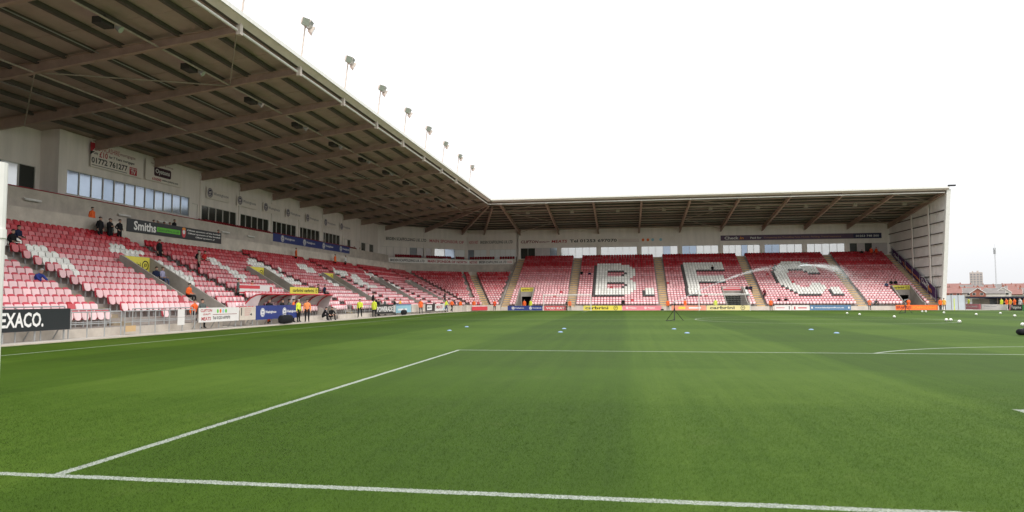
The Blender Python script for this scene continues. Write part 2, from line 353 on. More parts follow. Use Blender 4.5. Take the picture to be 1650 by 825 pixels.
# ================================================================== STANDS: plan geometry
# offset d from the front line; west line X=-40-d, chamfer at 45 deg, north line Y=107.5+d
T8 = math.tan(R(22.5))
def M1(d): return (LX-d, 105+T8*d)
def M2(d): return (-37.5-T8*d, NY+d)
NE = 32.4           # gable end of the north stand
NW0 = -34.95        # side of the full-height north block
WS = 6.0            # south end of the west stand that is built
NA = Vector((-1,1,0)).normalized(); TA = Vector((1,1,0)).normalized()
west = rooted('west_stand', (-49,60,0)); tag(west, 'long seated stand along the left touchline with faded red seats and roof', 'stand')
corner = rooted('corner_stand', (-46,114,0)); tag(corner, 'wedge-shaped corner stand of red seats joining the long left stand to the end stand', 'stand')
north = rooted('north_stand', (0,116,0)); tag(north, 'end stand behind the far goals with white B F C letters in its seats', 'stand')
NRW, NRN = 16, 25
W_AISLES = [26.3,41.3,56.5,71.2,86.2,100.2]; AW = 0.62
W_VOMS = [(34.2,37.0),(49.5,52.3),(64.6,67.4),(79.4,82.2),(93.6,96.2)]; VD = 6.9
N_AISLES = [-34.3,-23.4,-8.4,6.5,21.4,31.75]
N_VOMS = [(-32.6,-30.0),(1.2,4.6),(27.4,30.3)]; VDN = 5.4

def spans(a, b, cuts):
    r = []; x = a
    for c0,c1 in sorted(cuts):
        if c1 <= a or c0 >= b: continue
        if c0 > x: r.append((x,c0))
        x = max(x,c1)
    if x < b: r.append((x,b))
    return r
# terrace steps
for i in range(NRW):
    d0, d1 = RUN*i, RUN*(i+1); z = Z0+RISE*i; zb = z-0.6 if i else -0.45
    b = MB(); top = M1(d0)[1]
    sp = spans(WS, top, W_VOMS if d0 < VD else [])
    for k,(y0,y1) in enumerate(sp):
        e = M1(d1)[1] if k == len(sp)-1 else y1
        b.prism([(LX-d0,y0),(LX-d1,y0),(LX-d1,e),(LX-d0,y1)], zb, z)
    b.build('terrace_step', tread, west)
    MB().prism([M1(d0),M1(d1),M2(d1),M2(d0)], zb, z).build('terrace_step', tread, corner)
    MB().prism([M2(d0),M2(d1),(NW0,NY+d1),(NW0,NY+d0)], zb, z).build('terrace_step', tread, corner)
for i in range(NRN):
    d0, d1 = RUN*i, RUN*(i+1); z = Z0+RISE*i; zb = z-0.6 if i else -0.45
    b = MB()
    for x0,x1 in spans(NW0+0.003, NE, N_VOMS if d0 < VDN else []): b.box(x0,x1,NY+d0,NY+d1,zb,z)
    b.build('terrace_step', tread, north)
# aisle steps (two half risers a row)
for y in W_AISLES:
    b = MB()
    for i in range(NRW):
        x = LX-RUN*i; z = Z0+RISE*i
        b.box(x-RUN*0.5,x-0.004,y-AW,y+AW,z-0.05,z+0.012); b.box(x-RUN-0.004,x-RUN*0.5,y-AW,y+AW,z-0.05,z+RISE*0.5)
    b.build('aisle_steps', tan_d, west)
for x in N_AISLES:
    b = MB()
    for i in range(NRN):
        y = NY+RUN*i; z = Z0+RISE*i
        b.box(x-AW,x+AW,y+0.004,y+RUN*0.5,z-0.05,z+0.012); b.box(x-AW,x+AW,y+RUN*0.5,y+RUN+0.004,z-0.05,z+RISE*0.5)
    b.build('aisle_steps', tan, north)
def corner_aisle(p0, dirv, n, m, w=0.55):
    b = MB(); t = Vector((-dirv.y,dirv.x,0)); p0 = Vector((p0[0],p0[1],0)); s = 1/max(1e-6, dirv.dot(NA) if abs(dirv.y-1) > 1e-3 else dirv.y)
    for i in range(n):
        z = Z0+RISE*i; a = p0+dirv*(RUN*i*s+0.004); c = p0+dirv*(RUN*(i+0.5)*s); e = p0+dirv*(RUN*(i+1)*s+0.004)
        for q0,q1,zt in ((a,c,z+0.014),(c,e,z+RISE*0.5)):
            b.prism([(v.x,v.y) for v in (q0-t*w,q0+t*w,q1+t*w,q1-t*w)], z-0.05, zt)
    b.build('aisle_steps', m, corner)
m2dir = Vector((-T8,1,0)).normalized(); m1dir = Vector((-1,T8,0)).normalized()
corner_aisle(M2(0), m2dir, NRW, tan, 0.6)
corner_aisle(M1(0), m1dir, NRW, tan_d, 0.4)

# vomitories
def vom_w(y0, y1):
    b = MB(); t = 0.16
    for ya,yb in ((y0,y0+t),(y1-t,y1)):
        pr = [(LX+0.02,0),(LX+0.02,Z0+0.55),(LX-1.0,Z0+0.75),(LX-VD,Z0+SL*VD+0.95),(LX-VD,0)]
        vs = [(x,ya,z) for x,z in pr]+[(x,yb,z) for x,z in pr]; n = len(pr)
        b.add(vs, [tuple(range(n)),tuple(range(2*n-1,n-1,-1))]+[(i,i+n,(i+1)%n+n,(i+1)%n) for i in range(n)])
    b.box(LX-VD-t,LX-VD,y0,y1,2.2,Z0+SL*VD+0.95); b.box(LX-VD-t,LX-VD,y0,y0+0.5,-0.2,2.2); b.box(LX-VD-t,LX-VD,y1-0.5,y1,-0.2,2.2)
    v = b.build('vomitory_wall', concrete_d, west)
    MB().box(LX-VD-2.5,LX-VD-2.4,y0,y1,-0.2,2.3).build('passage_shade', dark, v)  # black sheet stands in for the unlit passage behind the opening
for y0,y1 in W_VOMS: vom_w(y0,y1)
def vom_n(x0, x1, yd=VDN):
    b = MB(); t = 0.16
    for xa,xb in ((x0,x0+t),(x1-t,x1)):
        pr = [(NY-0.02,0),(NY-0.02,Z0+0.5),(NY+1.0,Z0+0.75),(NY+yd,Z0+SL*yd+0.75),(NY+yd,0)]
        vs = [(xa,y,z) for y,z in pr]+[(xb,y,z) for y,z in pr]; n = len(pr)
        b.add(vs, [tuple(range(n))[::-1],tuple(range(n,2*n))]+[(i,(i+1)%n,(i+1)%n+n,i+n) for i in range(n)])
    b.box(x0,x1,NY+yd,NY+yd+t,2.1,Z0+SL*yd+0.75); b.box(x0,x0+0.35,NY+yd,NY+yd+t,-0.2,2.1); b.box(x1-0.35,x1,NY+yd,NY+yd+t,-0.2,2.1)
    v = b.build('vomitory_wall', concrete_d, north)
    MB().box(x0,x1,NY+yd+2.4,NY+yd+2.5,-0.2,2.2).build('passage_shade', dark, v)  # same black sheet, painted shade of the passage
for x0,x1 in N_VOMS: vom_n(x0,x1)

# walkway, its front wall, balcony and parapet (west + corner)
WT = 7.62; DW = NRW*RUN+0.02
def ring(b, d0, d1, z0, z1, y0=WS, seg='wc'):
    if 'w' in seg: b.prism([(LX-d0,y0),(LX-d1,y0),M1(d1),M1(d0)], z0, z1)
    if 'c' in seg: b.prism([M1(d0),M1(d1),M2(d1),M2(d0)], z0, z1); b.prism([M2(d0),M2(d1),(NW0,NY+d1),(NW0,NY+d0)], z0, z1)
    return b
for grp,par in (('w',west),('c',corner)):
    ring(MB(), DW, DW+0.15, 5.2, WT if grp=='w' else 6.75, seg=grp).build('walkway_wall', concrete, par)
    ring(MB(), DW+0.15, 16.0, 5.9, 6.25, seg=grp).build('walkway_floor', tread, par)
    ring(MB(), 16.0, 16.15, 6.0, 9.55 if grp=='w' else 9.25, seg=grp).build('balcony_parapet', concrete, par)
    ring(MB(), 16.15, 18.2, 8.2, 9.05 if grp == 'w' else 8.95, seg=grp).build('balcony_floor', tread, par)
MB().box(LX-15.9,LX-DW-0.3,42,56,6.253,6.7).build('press_platform', tread, west)
# sloping parapet between the corner and the full-height north block
pr = [(NY,0),(NY,Z0+0.3),(NY+DW,Z0+SL*DW+0.35),(NY+16,Z0+SL*16+0.7),(NY+18.4,10.0),(NY+18.4,0)]
b = MB(); n = len(pr); x0, x1 = NW0-0.2, NW0-0.004
b.add([(x0,y,z) for y,z in pr]+[(x1,y,z) for y,z in pr], [tuple(range(n))[::-1],tuple(range(n,2*n))]+[(i,(i+1)%n,(i+1)%n+n,i+n) for i in range(n)])
b.build('side_parapet', concrete_d, corner)

# ------------------------------------------------------------------ seats
WHITE_POLYS = [
[(27.5,9.1),(29.1,9.3),(28.4,8.5),(26.7,8.2)],
[(28.6,8.5),(29.6,8.6),(29.6,7.8),(29.7,6.7),(29.1,5.2),(28.1,4.5),(28.0,5.6),(27.6,6.3),(27.8,7.7)],
[(26.1,7.6),(26.8,7.7),(26.9,6.7),(27.3,5.9),(26.3,4.6),(25.6,4.3),(25.4,4.9),(25.6,5.7),(25.6,6.3),(24.9,6.4)],
[(36.7,10.0),(38.6,10.0),(37.3,8.8),(35.8,8.3),(35.6,8.9)],[(37.6,9.2),(39.0,9.0),(37.3,7.8),(35.5,7.5)],
[(37.5,7.7),(39.4,7.7),(37.7,6.5),(36.1,6.5)],[(38.3,7.0),(39.2,6.8),(39.1,4.6),(37.9,4.0),(36.1,4.5),(36.6,5.6)],
[(46.9,9.0),(47.8,9.1),(47.2,5.5),(45.4,4.7),(45.3,5.4),(46.1,6.6),(46.0,7.4),(45.8,8.2)],
[(54.4,9.8),(56.3,10.0),(57.2,8.9),(53.7,7.1),(52.3,6.9),(52.5,8.5)],[(54.4,7.5),(55.4,7.4),(53.3,6.2),(52.5,6.4)],
[(54.2,6.7),(55.3,6.6),(53.3,5.6),(52.8,5.9)],[(54.3,6.0),(57.1,6.7),(56.2,5.0),(54.2,4.2),(52.5,4.2),(52.5,5.0)],
[(57.0,8.4),(57.9,8.4),(57.9,7.5),(56.1,6.7),(55.9,7.7)],
[(64.5,9.7),(66.8,9.7),(66.6,8.5),(64.4,7.7),(63.3,7.7),(63.2,8.9)],[(65.0,7.6),(67.2,7.4),(64.7,6.4),(63.3,6.7)],
[(64.0,6.0),(66.3,6.0),(66.3,4.8),(64.3,4.2),(63.1,5.1)],[(73.7,9.6),(75.5,9.5),(76.0,8.6),(72.8,7.5),(72.2,7.9),(71.9,8.7)],
[(75.9,8.0),(75.4,6.3),(72.9,5.2),(72.6,6.5)],[(84.1,9.6),(85.6,9.1),(82.2,7.8),(81.2,8.4)],[(85.1,8.9),(86.5,8.7),(82.8,7.2),(81.7,7.4)],
[(84.9,7.5),(85.9,7.2),(82.8,6.2),(82.1,6.5)],[(85.5,6.8),(85.4,4.9),(82.8,4.1),(81.5,5.2)],
[(75.7,8.2),(77.3,8.1),(75.1,6.0),(72.0,5.0),(72.1,6.0),(72.6,6.9)],[(75.0,5.9),(76.5,4.9),(74.4,4.2),(72.1,4.7)]]
def inside(p, poly):
    c = False; n = len(poly)
    for i in range(n):
        (x0,y0),(x1,y1) = poly[i], poly[i-1]
        if (y0 > p[1]) != (y1 > p[1]) and p[0] < (x1-x0)*(p[1]-y0)/(y1-y0)+x0: c = not c
    return c
LET = {
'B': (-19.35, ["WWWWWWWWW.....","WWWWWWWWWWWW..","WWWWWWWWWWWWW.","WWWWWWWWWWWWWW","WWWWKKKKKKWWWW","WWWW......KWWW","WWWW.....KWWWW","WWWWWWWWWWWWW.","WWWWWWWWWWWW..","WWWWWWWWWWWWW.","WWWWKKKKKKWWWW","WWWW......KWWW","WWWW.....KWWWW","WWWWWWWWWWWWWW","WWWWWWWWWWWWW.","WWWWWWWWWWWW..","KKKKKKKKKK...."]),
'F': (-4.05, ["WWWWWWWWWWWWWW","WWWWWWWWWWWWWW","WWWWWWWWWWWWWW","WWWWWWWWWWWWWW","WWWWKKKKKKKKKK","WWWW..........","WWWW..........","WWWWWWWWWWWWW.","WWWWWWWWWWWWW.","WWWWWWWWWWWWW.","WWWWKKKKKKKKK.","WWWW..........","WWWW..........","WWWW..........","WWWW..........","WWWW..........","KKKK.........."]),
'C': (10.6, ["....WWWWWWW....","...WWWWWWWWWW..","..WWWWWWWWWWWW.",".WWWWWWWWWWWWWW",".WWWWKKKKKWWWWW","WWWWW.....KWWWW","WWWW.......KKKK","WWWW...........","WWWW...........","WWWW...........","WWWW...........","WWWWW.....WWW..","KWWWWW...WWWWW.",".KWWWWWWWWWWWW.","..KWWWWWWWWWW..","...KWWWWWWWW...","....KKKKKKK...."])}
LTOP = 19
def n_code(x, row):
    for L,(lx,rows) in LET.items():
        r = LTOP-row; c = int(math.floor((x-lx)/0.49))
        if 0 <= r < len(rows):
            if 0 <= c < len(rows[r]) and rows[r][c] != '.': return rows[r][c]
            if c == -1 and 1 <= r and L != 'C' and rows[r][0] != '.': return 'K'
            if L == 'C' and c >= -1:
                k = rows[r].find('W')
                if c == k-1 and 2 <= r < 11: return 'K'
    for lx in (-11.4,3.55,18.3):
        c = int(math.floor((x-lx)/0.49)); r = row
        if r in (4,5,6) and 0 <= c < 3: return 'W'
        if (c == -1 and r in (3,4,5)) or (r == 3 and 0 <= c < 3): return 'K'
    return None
def seat_cols(code, fade):       # (backrest, folded pan): sun-bleached plastic
    f = min(1,max(0,fade+random.uniform(-0.11,0.11)+(0.10*math.sin(len(seats)*0.013)+0.06*math.sin(len(seats)*0.071) if code is None else 0))); j = random.uniform(0.88,1.08)
    if code == 'W': return (0.72*j,0.70*j,0.65*j),(0.88*j,0.87*j,0.81*j)
    if code == 'K': return (0.05*j,0.045*j,0.045*j),(0.085*j,0.078*j,0.075*j)
    lerp = lambda a,b: tuple((p+(q-p)*f)*j for p,q in zip(a,b))
    if random.random() < 0.012*f: f = 0.1
    return lerp((0.40,0.012,0.02),(0.55,0.07,0.10)), lerp((0.50,0.022,0.034),(0.91,0.64,0.65))
seats = []      # pos, heading (x axis dir), back cols, owner
BL = 0.49
def fade_w(i): return float(np.interp(i,[0,4,8,12,15],[1.0,0.85,0.5,0.2,0.06]))
for i in range(NRW):
    z = Z0+RISE*i; d = RUN*i+0.34; y = WS+0.3; top = M1(d)[1]-0.55
    cuts = [(a-AW-0.05,a+AW+0.05) for a in W_AISLES]+([(a-0.02,c+0.02) for a,c in W_VOMS] if d < VD+0.3 else [])
    if i == 0: cuts += [(26.5,29.4),(30.0,33.0)]
    for a,c in spans(WS+0.2, top, cuts):
        k = int((c-a)/BL); o = (c-a-k*BL)/2
        for q in range(k):
            yy = a+o+BL*(q+0.5); code = 'W' if any(inside((yy,d),P) for P in WHITE_POLYS) else None
            if i >= 15 and 41.5 < yy < 56.5: continue
            seats.append(((LX-d,yy,z), 'w', seat_cols(code, fade_w(i)), 0))
    # chamfer
    p, q = Vector((*M1(d),0)), Vector((*M2(d),0)); Lc = (q-p).length; k = int((Lc-1.2)/BL); st = (Lc-k*BL)/2
    for r in range(k):
        s = st+BL*(r+0.5)
        if i > 2 and abs(s-(Lc-2.1)) < 0.35: continue
        w = p+TA*s; seats.append(((w.x,w.y,z), 'c', seat_cols(None, fade_w(i)*0.9), 1))
    x0, x1 = M2(d)[0]+0.75, NW0-0.3; k = int((x1-x0)/BL)
    for r in range(k): seats.append(((x0+BL*(r+0.5),NY+d,z), 'n', seat_cols(None, fade_w(i)*0.9), 1))
for i in range(NRN):
    z = Z0+RISE*i; d = RUN*i+0.34
    cuts = [(a-AW-0.05,a+AW+0.05) for a in N_AISLES]+([(a-0.02,c+0.02) for a,c in N_VOMS] if d < VDN+0.3 else [])
    f = float(np.interp(i,[0,8,12,17,18,24],[1.0,0.85,0.6,0.30,0.10,0.04]))
    for a,c in spans(NW0+0.1, NE-0.1, cuts):
        k = int((c-a)/BL); o = (c-a-k*BL)/2
        for q in range(k):
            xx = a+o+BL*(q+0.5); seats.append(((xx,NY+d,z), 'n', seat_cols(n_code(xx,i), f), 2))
# balcony seats: dark red, two rows behind the parapet
for (ya,yb) in ((57.9,71.5),(72.3,86.0),(86.8,98.5)):
    for rr in range(2):
        for q in range(int((yb-ya)/BL)):
            seats.append(((LX-16.45-rr*0.7,ya+BL*(q+0.5),9.06+rr*0.06), 'w', ((0.24,0.012,0.02),(0.26,0.014,0.022)), 0))
pA, qA = Vector((*M1(16.6),0)), Vector((*M2(16.6),0)); Lc = (qA-pA).length
for q in range(int((Lc-0.8)/BL)):
    w = pA+TA*(0.4+BL*(q+0.5))
    if 1.0 < (q*BL)%6.6: seats.append(((w.x,w.y,8.98), 'c', ((0.22,0.012,0.02),(0.24,0.014,0.022)), 1))
for q in range(int((NW0-0.5-M2(16.6)[0])/BL)):
    if not 9 < q < 12: seats.append(((M2(16.6)[0]+0.3+BL*(q+0.5),NY+16.6,8.98), 'n', ((0.22,0.012,0.02),(0.24,0.014,0.022)), 1))

def seat_geo():
    b = MB()
    def shell(w, z0, z1, y0, y1, th, rt, rb, mi, bow):
        pts = [(-w/2,z0+rb),(-w/2+rb*0.4,z0+rb*0.25),(-w/2+rb,z0),(w/2-rb,z0),(w/2-rb*0.4,z0+rb*0.25),(w/2,z0+rb),(w/2,z1-rt),(w/2-rt*0.35,z1-rt*0.3),(w/2-rt,z1),(-w/2+rt,z1),(-w/2+rt*0.35,z1-rt*0.3),(-w/2,z1-rt)]
        n = len(pts); fy = lambda x,z: y0+(y1-y0)*(z-z0)/(z1-z0)-bow*(abs(x)/(w/2))**2
        vs = [(x,fy(x,z),z) for x,z in pts]+[(x,fy(x,z)+th,z) for x,z in pts]+[(0,fy(0,(z0+z1)/2),(z0+z1)/2)]
        b.add(vs, [(i,(i+1)%n,2*n) for i in range(n)]+[tuple(range(2*n-1,n-1,-1))]+[((i+1)%n,i,i+n,(i+1)%n+n) for i in range(n)], mi)
    shell(0.455,0.36,0.86,0.13,0.22,0.025,0.13,0.06,0,0.035)
    shell(0.415,0.34,0.76,-0.005,0.085,0.045,0.06,0.14,1,0.02)
    b.box(-0.03,0.03,0.12,0.18,0.0,0.40,2)
    return b
SG = seat_geo(); sv = np.array(SG.v); HD = {'w':(0,1), 'n':(1,0), 'c':(TA.x,TA.y)}
def seat_mats(objcol):
    ms = []
    for k,nm in enumerate(('seat_shell','seat_pan')):
        m = bpy.data.materials.new(nm); m.use_nodes = True; p = m.node_tree.nodes['Principled BSDF']
        if objcol:
            a = m.node_tree.nodes.new('ShaderNodeAttribute'); a.attribute_type = 'OBJECT'; a.attribute_name = 'shell_colour' if k == 0 else 'pan_colour'
        else:
            a = m.node_tree.nodes.new('ShaderNodeAttribute'); a.attribute_name = 'plastic'
        m.node_tree.links.new(a.outputs['Color'], p.inputs['Base Color']); p.inputs['Roughness'].default_value = 0.45; p.inputs['Specular IOR Level'].default_value = 0.35
        ms.append(m)
    return ms+[galv]
SM_O, SM_G = seat_mats(True), seat_mats(False)
owners = [west, corner, north]
# the 300 that show largest become seats of their own
def vis(s):
    p = Vector(s[0])+Vector((0,0,0.6)); d = p-C0; z = d.dot(_F); u = 825+FPX*d.dot(_R)/z
    return z if 4 < u < 1650 else 1e9
wi = sorted([k for k in range(len(seats)) if seats[k][3] == 0], key=lambda k: vis(seats[k])); single = set(wi[:300])
smesh = SG.mesh('seat', SM_O); smesh.polygons.foreach_set('use_smooth', [False]*len(smesh.polygons))
for k in wi[:300]:
    p, h, (c0,c1), ow = seats[k]
    o = link(bpy.data.objects.new('seat', smesh), west); ox,oy,oz = west['_o']; o.location = (p[0]-ox,p[1]-oy,p[2]-oz)
    hx = HD[h]; o.rotation_euler = (0,0,math.atan2(hx[1],hx[0])); o['shell_colour'] = c0; o['pan_colour'] = c1
for w in range(3):
    sel = [k for k in range(len(seats)) if seats[k][3] == w and k not in single]
    n = len(sel); P = np.array([seats[k][0] for k in sel])-np.array(owners[w]['_o']); Hh = np.array([HD[seats[k][1]] for k in sel])
    co = np.empty((n,len(sv),3)); co[:,:,0] = P[:,None,0]+Hh[:,None,0]*sv[None,:,0]-Hh[:,None,1]*sv[None,:,1]
    co[:,:,1] = P[:,None,1]+Hh[:,None,1]*sv[None,:,0]+Hh[:,None,0]*sv[None,:,1]; co[:,:,2] = P[:,None,2]+sv[None,:,2]
    lens = np.array([len(f) for f in SG.f]); li = np.concatenate([np.array(f) for f in SG.f]); nv = len(sv)
    LI = (li[None,:]+np.arange(n)[:,None]*nv).ravel(); st0 = np.concatenate([[0],np.cumsum(lens)[:-1]]); ST = (st0[None,:]+np.arange(n)[:,None]*len(li)).ravel()
    me = bpy.data.meshes.new('seat_rows'); me.vertices.add(n*nv); me.vertices.foreach_set('co', co.ravel()); me.loops.add(len(LI)); me.loops.foreach_set('vertex_index', LI)
    me.polygons.add(len(ST)); me.polygons.foreach_set('loop_start', ST); me.polygons.foreach_set('material_index', np.tile(np.array(SG.m),n))
    me.update(calc_edges=True)
    at_ = me.color_attributes.new('plastic','FLOAT_COLOR','POINT')
    vm = np.zeros(nv,int)
    for f,mi in zip(SG.f,SG.m):
        for i in f: vm[i] = mi
    cc = np.ones((n,nv,4)); A = np.array([seats[k][2][0] for k in sel]); B = np.array([seats[k][2][1] for k in sel])
    cc[:,:,:3] = np.where((vm == 1)[None,:,None], B[:,None,:], A[:,None,:]); at_.data.foreach_set('color', cc.ravel())
    for m in SM_G: me.materials.append(m)
    o = link(bpy.data.objects.new('seat_rows', me), owners[w]); tag(o, kind='stuff')

# ------------------------------------------------------------------ rear walls and windows
DWALL = 18.2; DN = 19.3; WTOP = 15.12
BW = [29.8+7.4*k-14.8-7.4 for k in range(3)]+[29.8+7.4*k for k in range(11)]   # rafter lines of the west stand
BN = [-34.5,-27.0,-19.4,-11.8,-4.3,3.1,10.5,17.9,25.2]
def wall_bay(par, O, r, width, sill, head, panes, pm, z0=8.0, ztop=WTOP, margin=0.35, door=None, recess=0.10, fr=0.05):
    """a bay of cladding with a glazed strip; O at the left foot of the bay, r along the wall"""
    r = Vector(r).normalized(); n = r.cross(Vector(EZ)); O = Vector(O)
    def bx(b, a0,a1,z_0,z_1,n0,n1):
        q = [O+r*a0+n*n0, O+r*a1+n*n0, O+r*a1+n*n1, O+r*a0+n*n1]; b.prism([(v.x,v.y) for v in q], z_0, z_1)
    b = MB(); bx(b,0,width,head,ztop,-0.2,0); bx(b,0,width,z0,sill,-0.2,0); bx(b,0,margin,sill,head,-0.2,0); bx(b,width-margin,width,sill,head,-0.2,0)
    wl = b.build('wall_panel', white_clad, par)
    pw = (width-2*margin)/panes
    f = MB()
    for k in range(panes+1): bx(f, margin+pw*k-fr/2, margin+pw*k+fr/2, sill, head, -0.14, -0.03)
    bx(f, margin,width-margin,sill-0.02,sill+0.05,-0.15,0.02); bx(f, margin,width-margin,head-0.05,head+0.004,-0.15,-0.02)
    f.build('window_frame', frame_w, wl)
    for k in range(panes):
        q = MB(); bx(q, margin+pw*k+fr/2, margin+pw*(k+1)-fr/2, sill+0.05, head-0.05, -recess-0.03, -recess)
        q.build('window_pane', pm[k%len(pm)] if isinstance(pm,(list,tuple)) else pm, wl)
    return wl
WXW = LX-DWALL
# west wall, glazed block 42..57.6 then dark boxes; recessed southern part
def pil(par, p, w=0.28, dpt=0.14, z0=8.3, z1=14.6, r=EY):
    r = Vector(r); n = r.cross(Vector(EZ)); p = Vector(p); q = [p-r*w/2+n*0.002, p+r*w/2+n*0.002, p+r*w/2+n*dpt, p-r*w/2+n*dpt]
    MB().prism([(v.x,v.y) for v in q], z0, z1).build('pilaster', white_clad, par)
for y0,y1 in ((6,14),(14,22),(22,30),(30,35.9)):
    wall_bay(west, (WXW-1.6,y0,0), EY, y1-y0, 9.9, 12.0, 5, [pane_pale,pane_dark,pane_pale], margin=0.5)
wall_bay(west, (WXW-1.6,35.9,0), EY, 5.2, 10.0, 12.1, 3, [pane_lblue,pane_pale,pane_dark], margin=0.4)
b = MB().box(WXW-1.9,WXW+0.05,41.1,41.9,8.2,WTOP); b.build('wall_return', white_clad, west)
wall_bay(west, (WXW,41.9,0), EY, 15.9, 10.15, 12.1, 12, [pane_lblue,pane_lblue,pane_lblue,pane_blue], margin=0.12, fr=0.07)
wall_bay(west, (WXW,57.8,0), EY, 1.6, 9.7, 11.6, 1, white_clad, margin=0.3)
yb = 59.4
for k in range(5):
    wall_bay(west, (WXW,yb,0), EY, 7.28, 9.35, 11.62, 5, pane_dark, margin=0.35, fr=0.10); yb += 7.28
wall_bay(west, (WXW,yb,0), EY, 4.2, 9.35, 11.3, 3, [white_clad,white_clad,pane_dark], margin=0.3); yb += 4.2
wall_bay(west, (WXW,yb,0), EY, M1(DWALL)[1]-yb, 9.35, 11.3, 4, [white_clad,pane_dark,white_clad,pane_dark], margin=2.5)
for y in BW:
    if y > 58: pil(west, (WXW,y,0))
    elif y < 41: pil(west, (WXW-1.6,y,0))
# balcony wall under the windows of the recessed part
# corner walls
pA, qA = Vector((*M1(DWALL),0)), Vector((*M2(DWALL),0)); La = (qA-pA).length
wall_bay(corner, pA, TA, La*0.32, 9.3, 11.3, 4, white_clad, margin=0.3)
wall_bay(corner, pA+TA*La*0.32, TA, La*0.28, 9.3, 11.3, 3, [pane_dark,perspex,perspex], margin=0.3)
wall_bay(corner, pA+TA*La*0.60, TA, La*0.40, 9.3, 11.3, 3, [pane_pale,pane_lblue,pane_sky_paint], margin=0.35)
bx0 = qA.x; cw = (-34.9-bx0)
wall_bay(corner, (bx0,NY+DWALL,0), EX, cw*0.42, 9.3, 11.3, 3, [pane_lblue,pane_sky_paint,pane_sky_paint], margin=0.3)
wall_bay(corner, (bx0+cw*0.42,NY+DWALL,0), EX, cw*0.58, 9.3, 11.3, 5, pane_sky_paint, margin=0.35)
for t in (0.0,0.5,1.0):
    p = pA+TA*La*t; pil(corner, p, r=TA)
# north walls
xs = [-34.9]+BN[1:]+[NE]
mixes = {0:[pane_dark,pane_dark,perspex,perspex,pane_lblue],1:[pane_pale],2:[pane_pale],3:[pane_pale,pane_pale,pane_pale,pane_lblue,pane_pale],4:[pane_blue,pane_blue,pane_pale,pane_pale,pane_pale],5:[pane_pale,pane_pale,pane_pale,pane_blue,pane_pale,pane_pale],6:[pane_blue,pane_blue,pane_pale,pane_pale,pane_pale],7:[pane_pale],8:[pane_dark,perspex,pane_dark,perspex,perspex]}
for k in range(9):
    wall_bay(north, (xs[k],NY+DN,0), EX, xs[k+1]-xs[k], 9.45, 11.55, {5:6}.get(k,5), mixes[k], margin=0.42, z0=8.6)
    pil(north, (xs[k]+(0.15 if k == 0 else 0),NY+DN,0), z0=9.2, z1=14.75, r=EX)
MB().prism([(NW0,NY+DWALL),(NW0-0.15,NY+DWALL),(NW0-0.15,NY+DN),(NW0,NY+DN)], 8, WTOP).build('wall_return', white_clad, north)
# outer shell of the stands, below and behind
MB().box(WXW-3.2,WXW-3.0,WS-0.3,112,-0.4,14.7).build('outer_wall', white_clad, west)
MB().box(WXW-3.0,LX-1,WS-0.3,WS-0.1,-0.4,14).build('outer_wall', white_clad, west)
MB().box(-62,NE+0.2,NY+DN+2.0,NY+DN+2.2,-0.4,14.7).build('outer_wall', white_clad, north)

# ------------------------------------------------------------------ roof
RD0, RD1 = -4.12, 21.6
def rz(d): return 15.15+(18.4-d)*(17.72-15.15)/(18.4+4.2)
def Wp(d, y, z): return (LX-d, y, z)
def Np(d, x, z): return (x, NY+d, z)
def roof_sheet(par, q, dz=0.0):        # q: plan quad with offsets
    t = [(x,y) for x,y,_ in q]; MB().prism(t, [rz(d)+dz for *_,d in q], [rz(d)+0.16+dz for *_,d in q]).build('roof_sheet', deck_m, par)
ys = [WS-1]+[y for y in BW if y > WS]
for a,c in zip(ys,ys[1:]):
    if c > 100: continue
    for k_ in range(3):
        a_, c_ = a+(c-a)*k_/3, a+(c-a)*(k_+1)/3; roof_sheet(west, [(LX-RD0,a_,RD0),(LX-RD1,a_,RD1),(LX-RD1,c_,RD1),(LX-RD0,c_,RD0)], 0.025*(k_%2))
ylast = [y for y in ys if y <= 100][-1]
roof_sheet(west, [(LX-RD0,ylast,RD0),(LX-RD1,ylast,RD1),(*M1(RD1),RD1),(*M1(RD0),RD0)])
roof_sheet(corner, [(*M1(RD0),RD0),(*M1(RD1),RD1),(*M2(RD1),RD1),(*M2(RD0),RD0)])
roof_sheet(north, [(*M2(RD0),RD0),(*M2(RD1),RD1),(BN[0],NY+RD1,RD1),(BN[0],NY+RD0,RD0)])
xs2 = BN+[NE]
for a,c in zip(xs2,xs2[1:]): roof_sheet(north, [(a,NY+RD0,RD0),(a,NY+RD1,RD1),(c,NY+RD1,RD1),(c,NY+RD0,RD0)])
# purlins
dp = RD0+0.5; ip = 0
while dp < 18.3:
    z = rz(dp)-0.13
    MB().bar(Wp(dp,WS-0.8,z), (*M1(dp),z), 0.22, 0.26).build('purlin', purlin_m, west)
    MB().bar((*M1(dp),z), (*M2(dp),z), 0.22, 0.26).build('purlin', purlin_m, corner)
    MB().bar((*M2(dp),z), Np(dp,NE-0.1,z), 0.22, 0.26).build('purlin', purlin_m, north)
    dp += 1.86; ip += 1
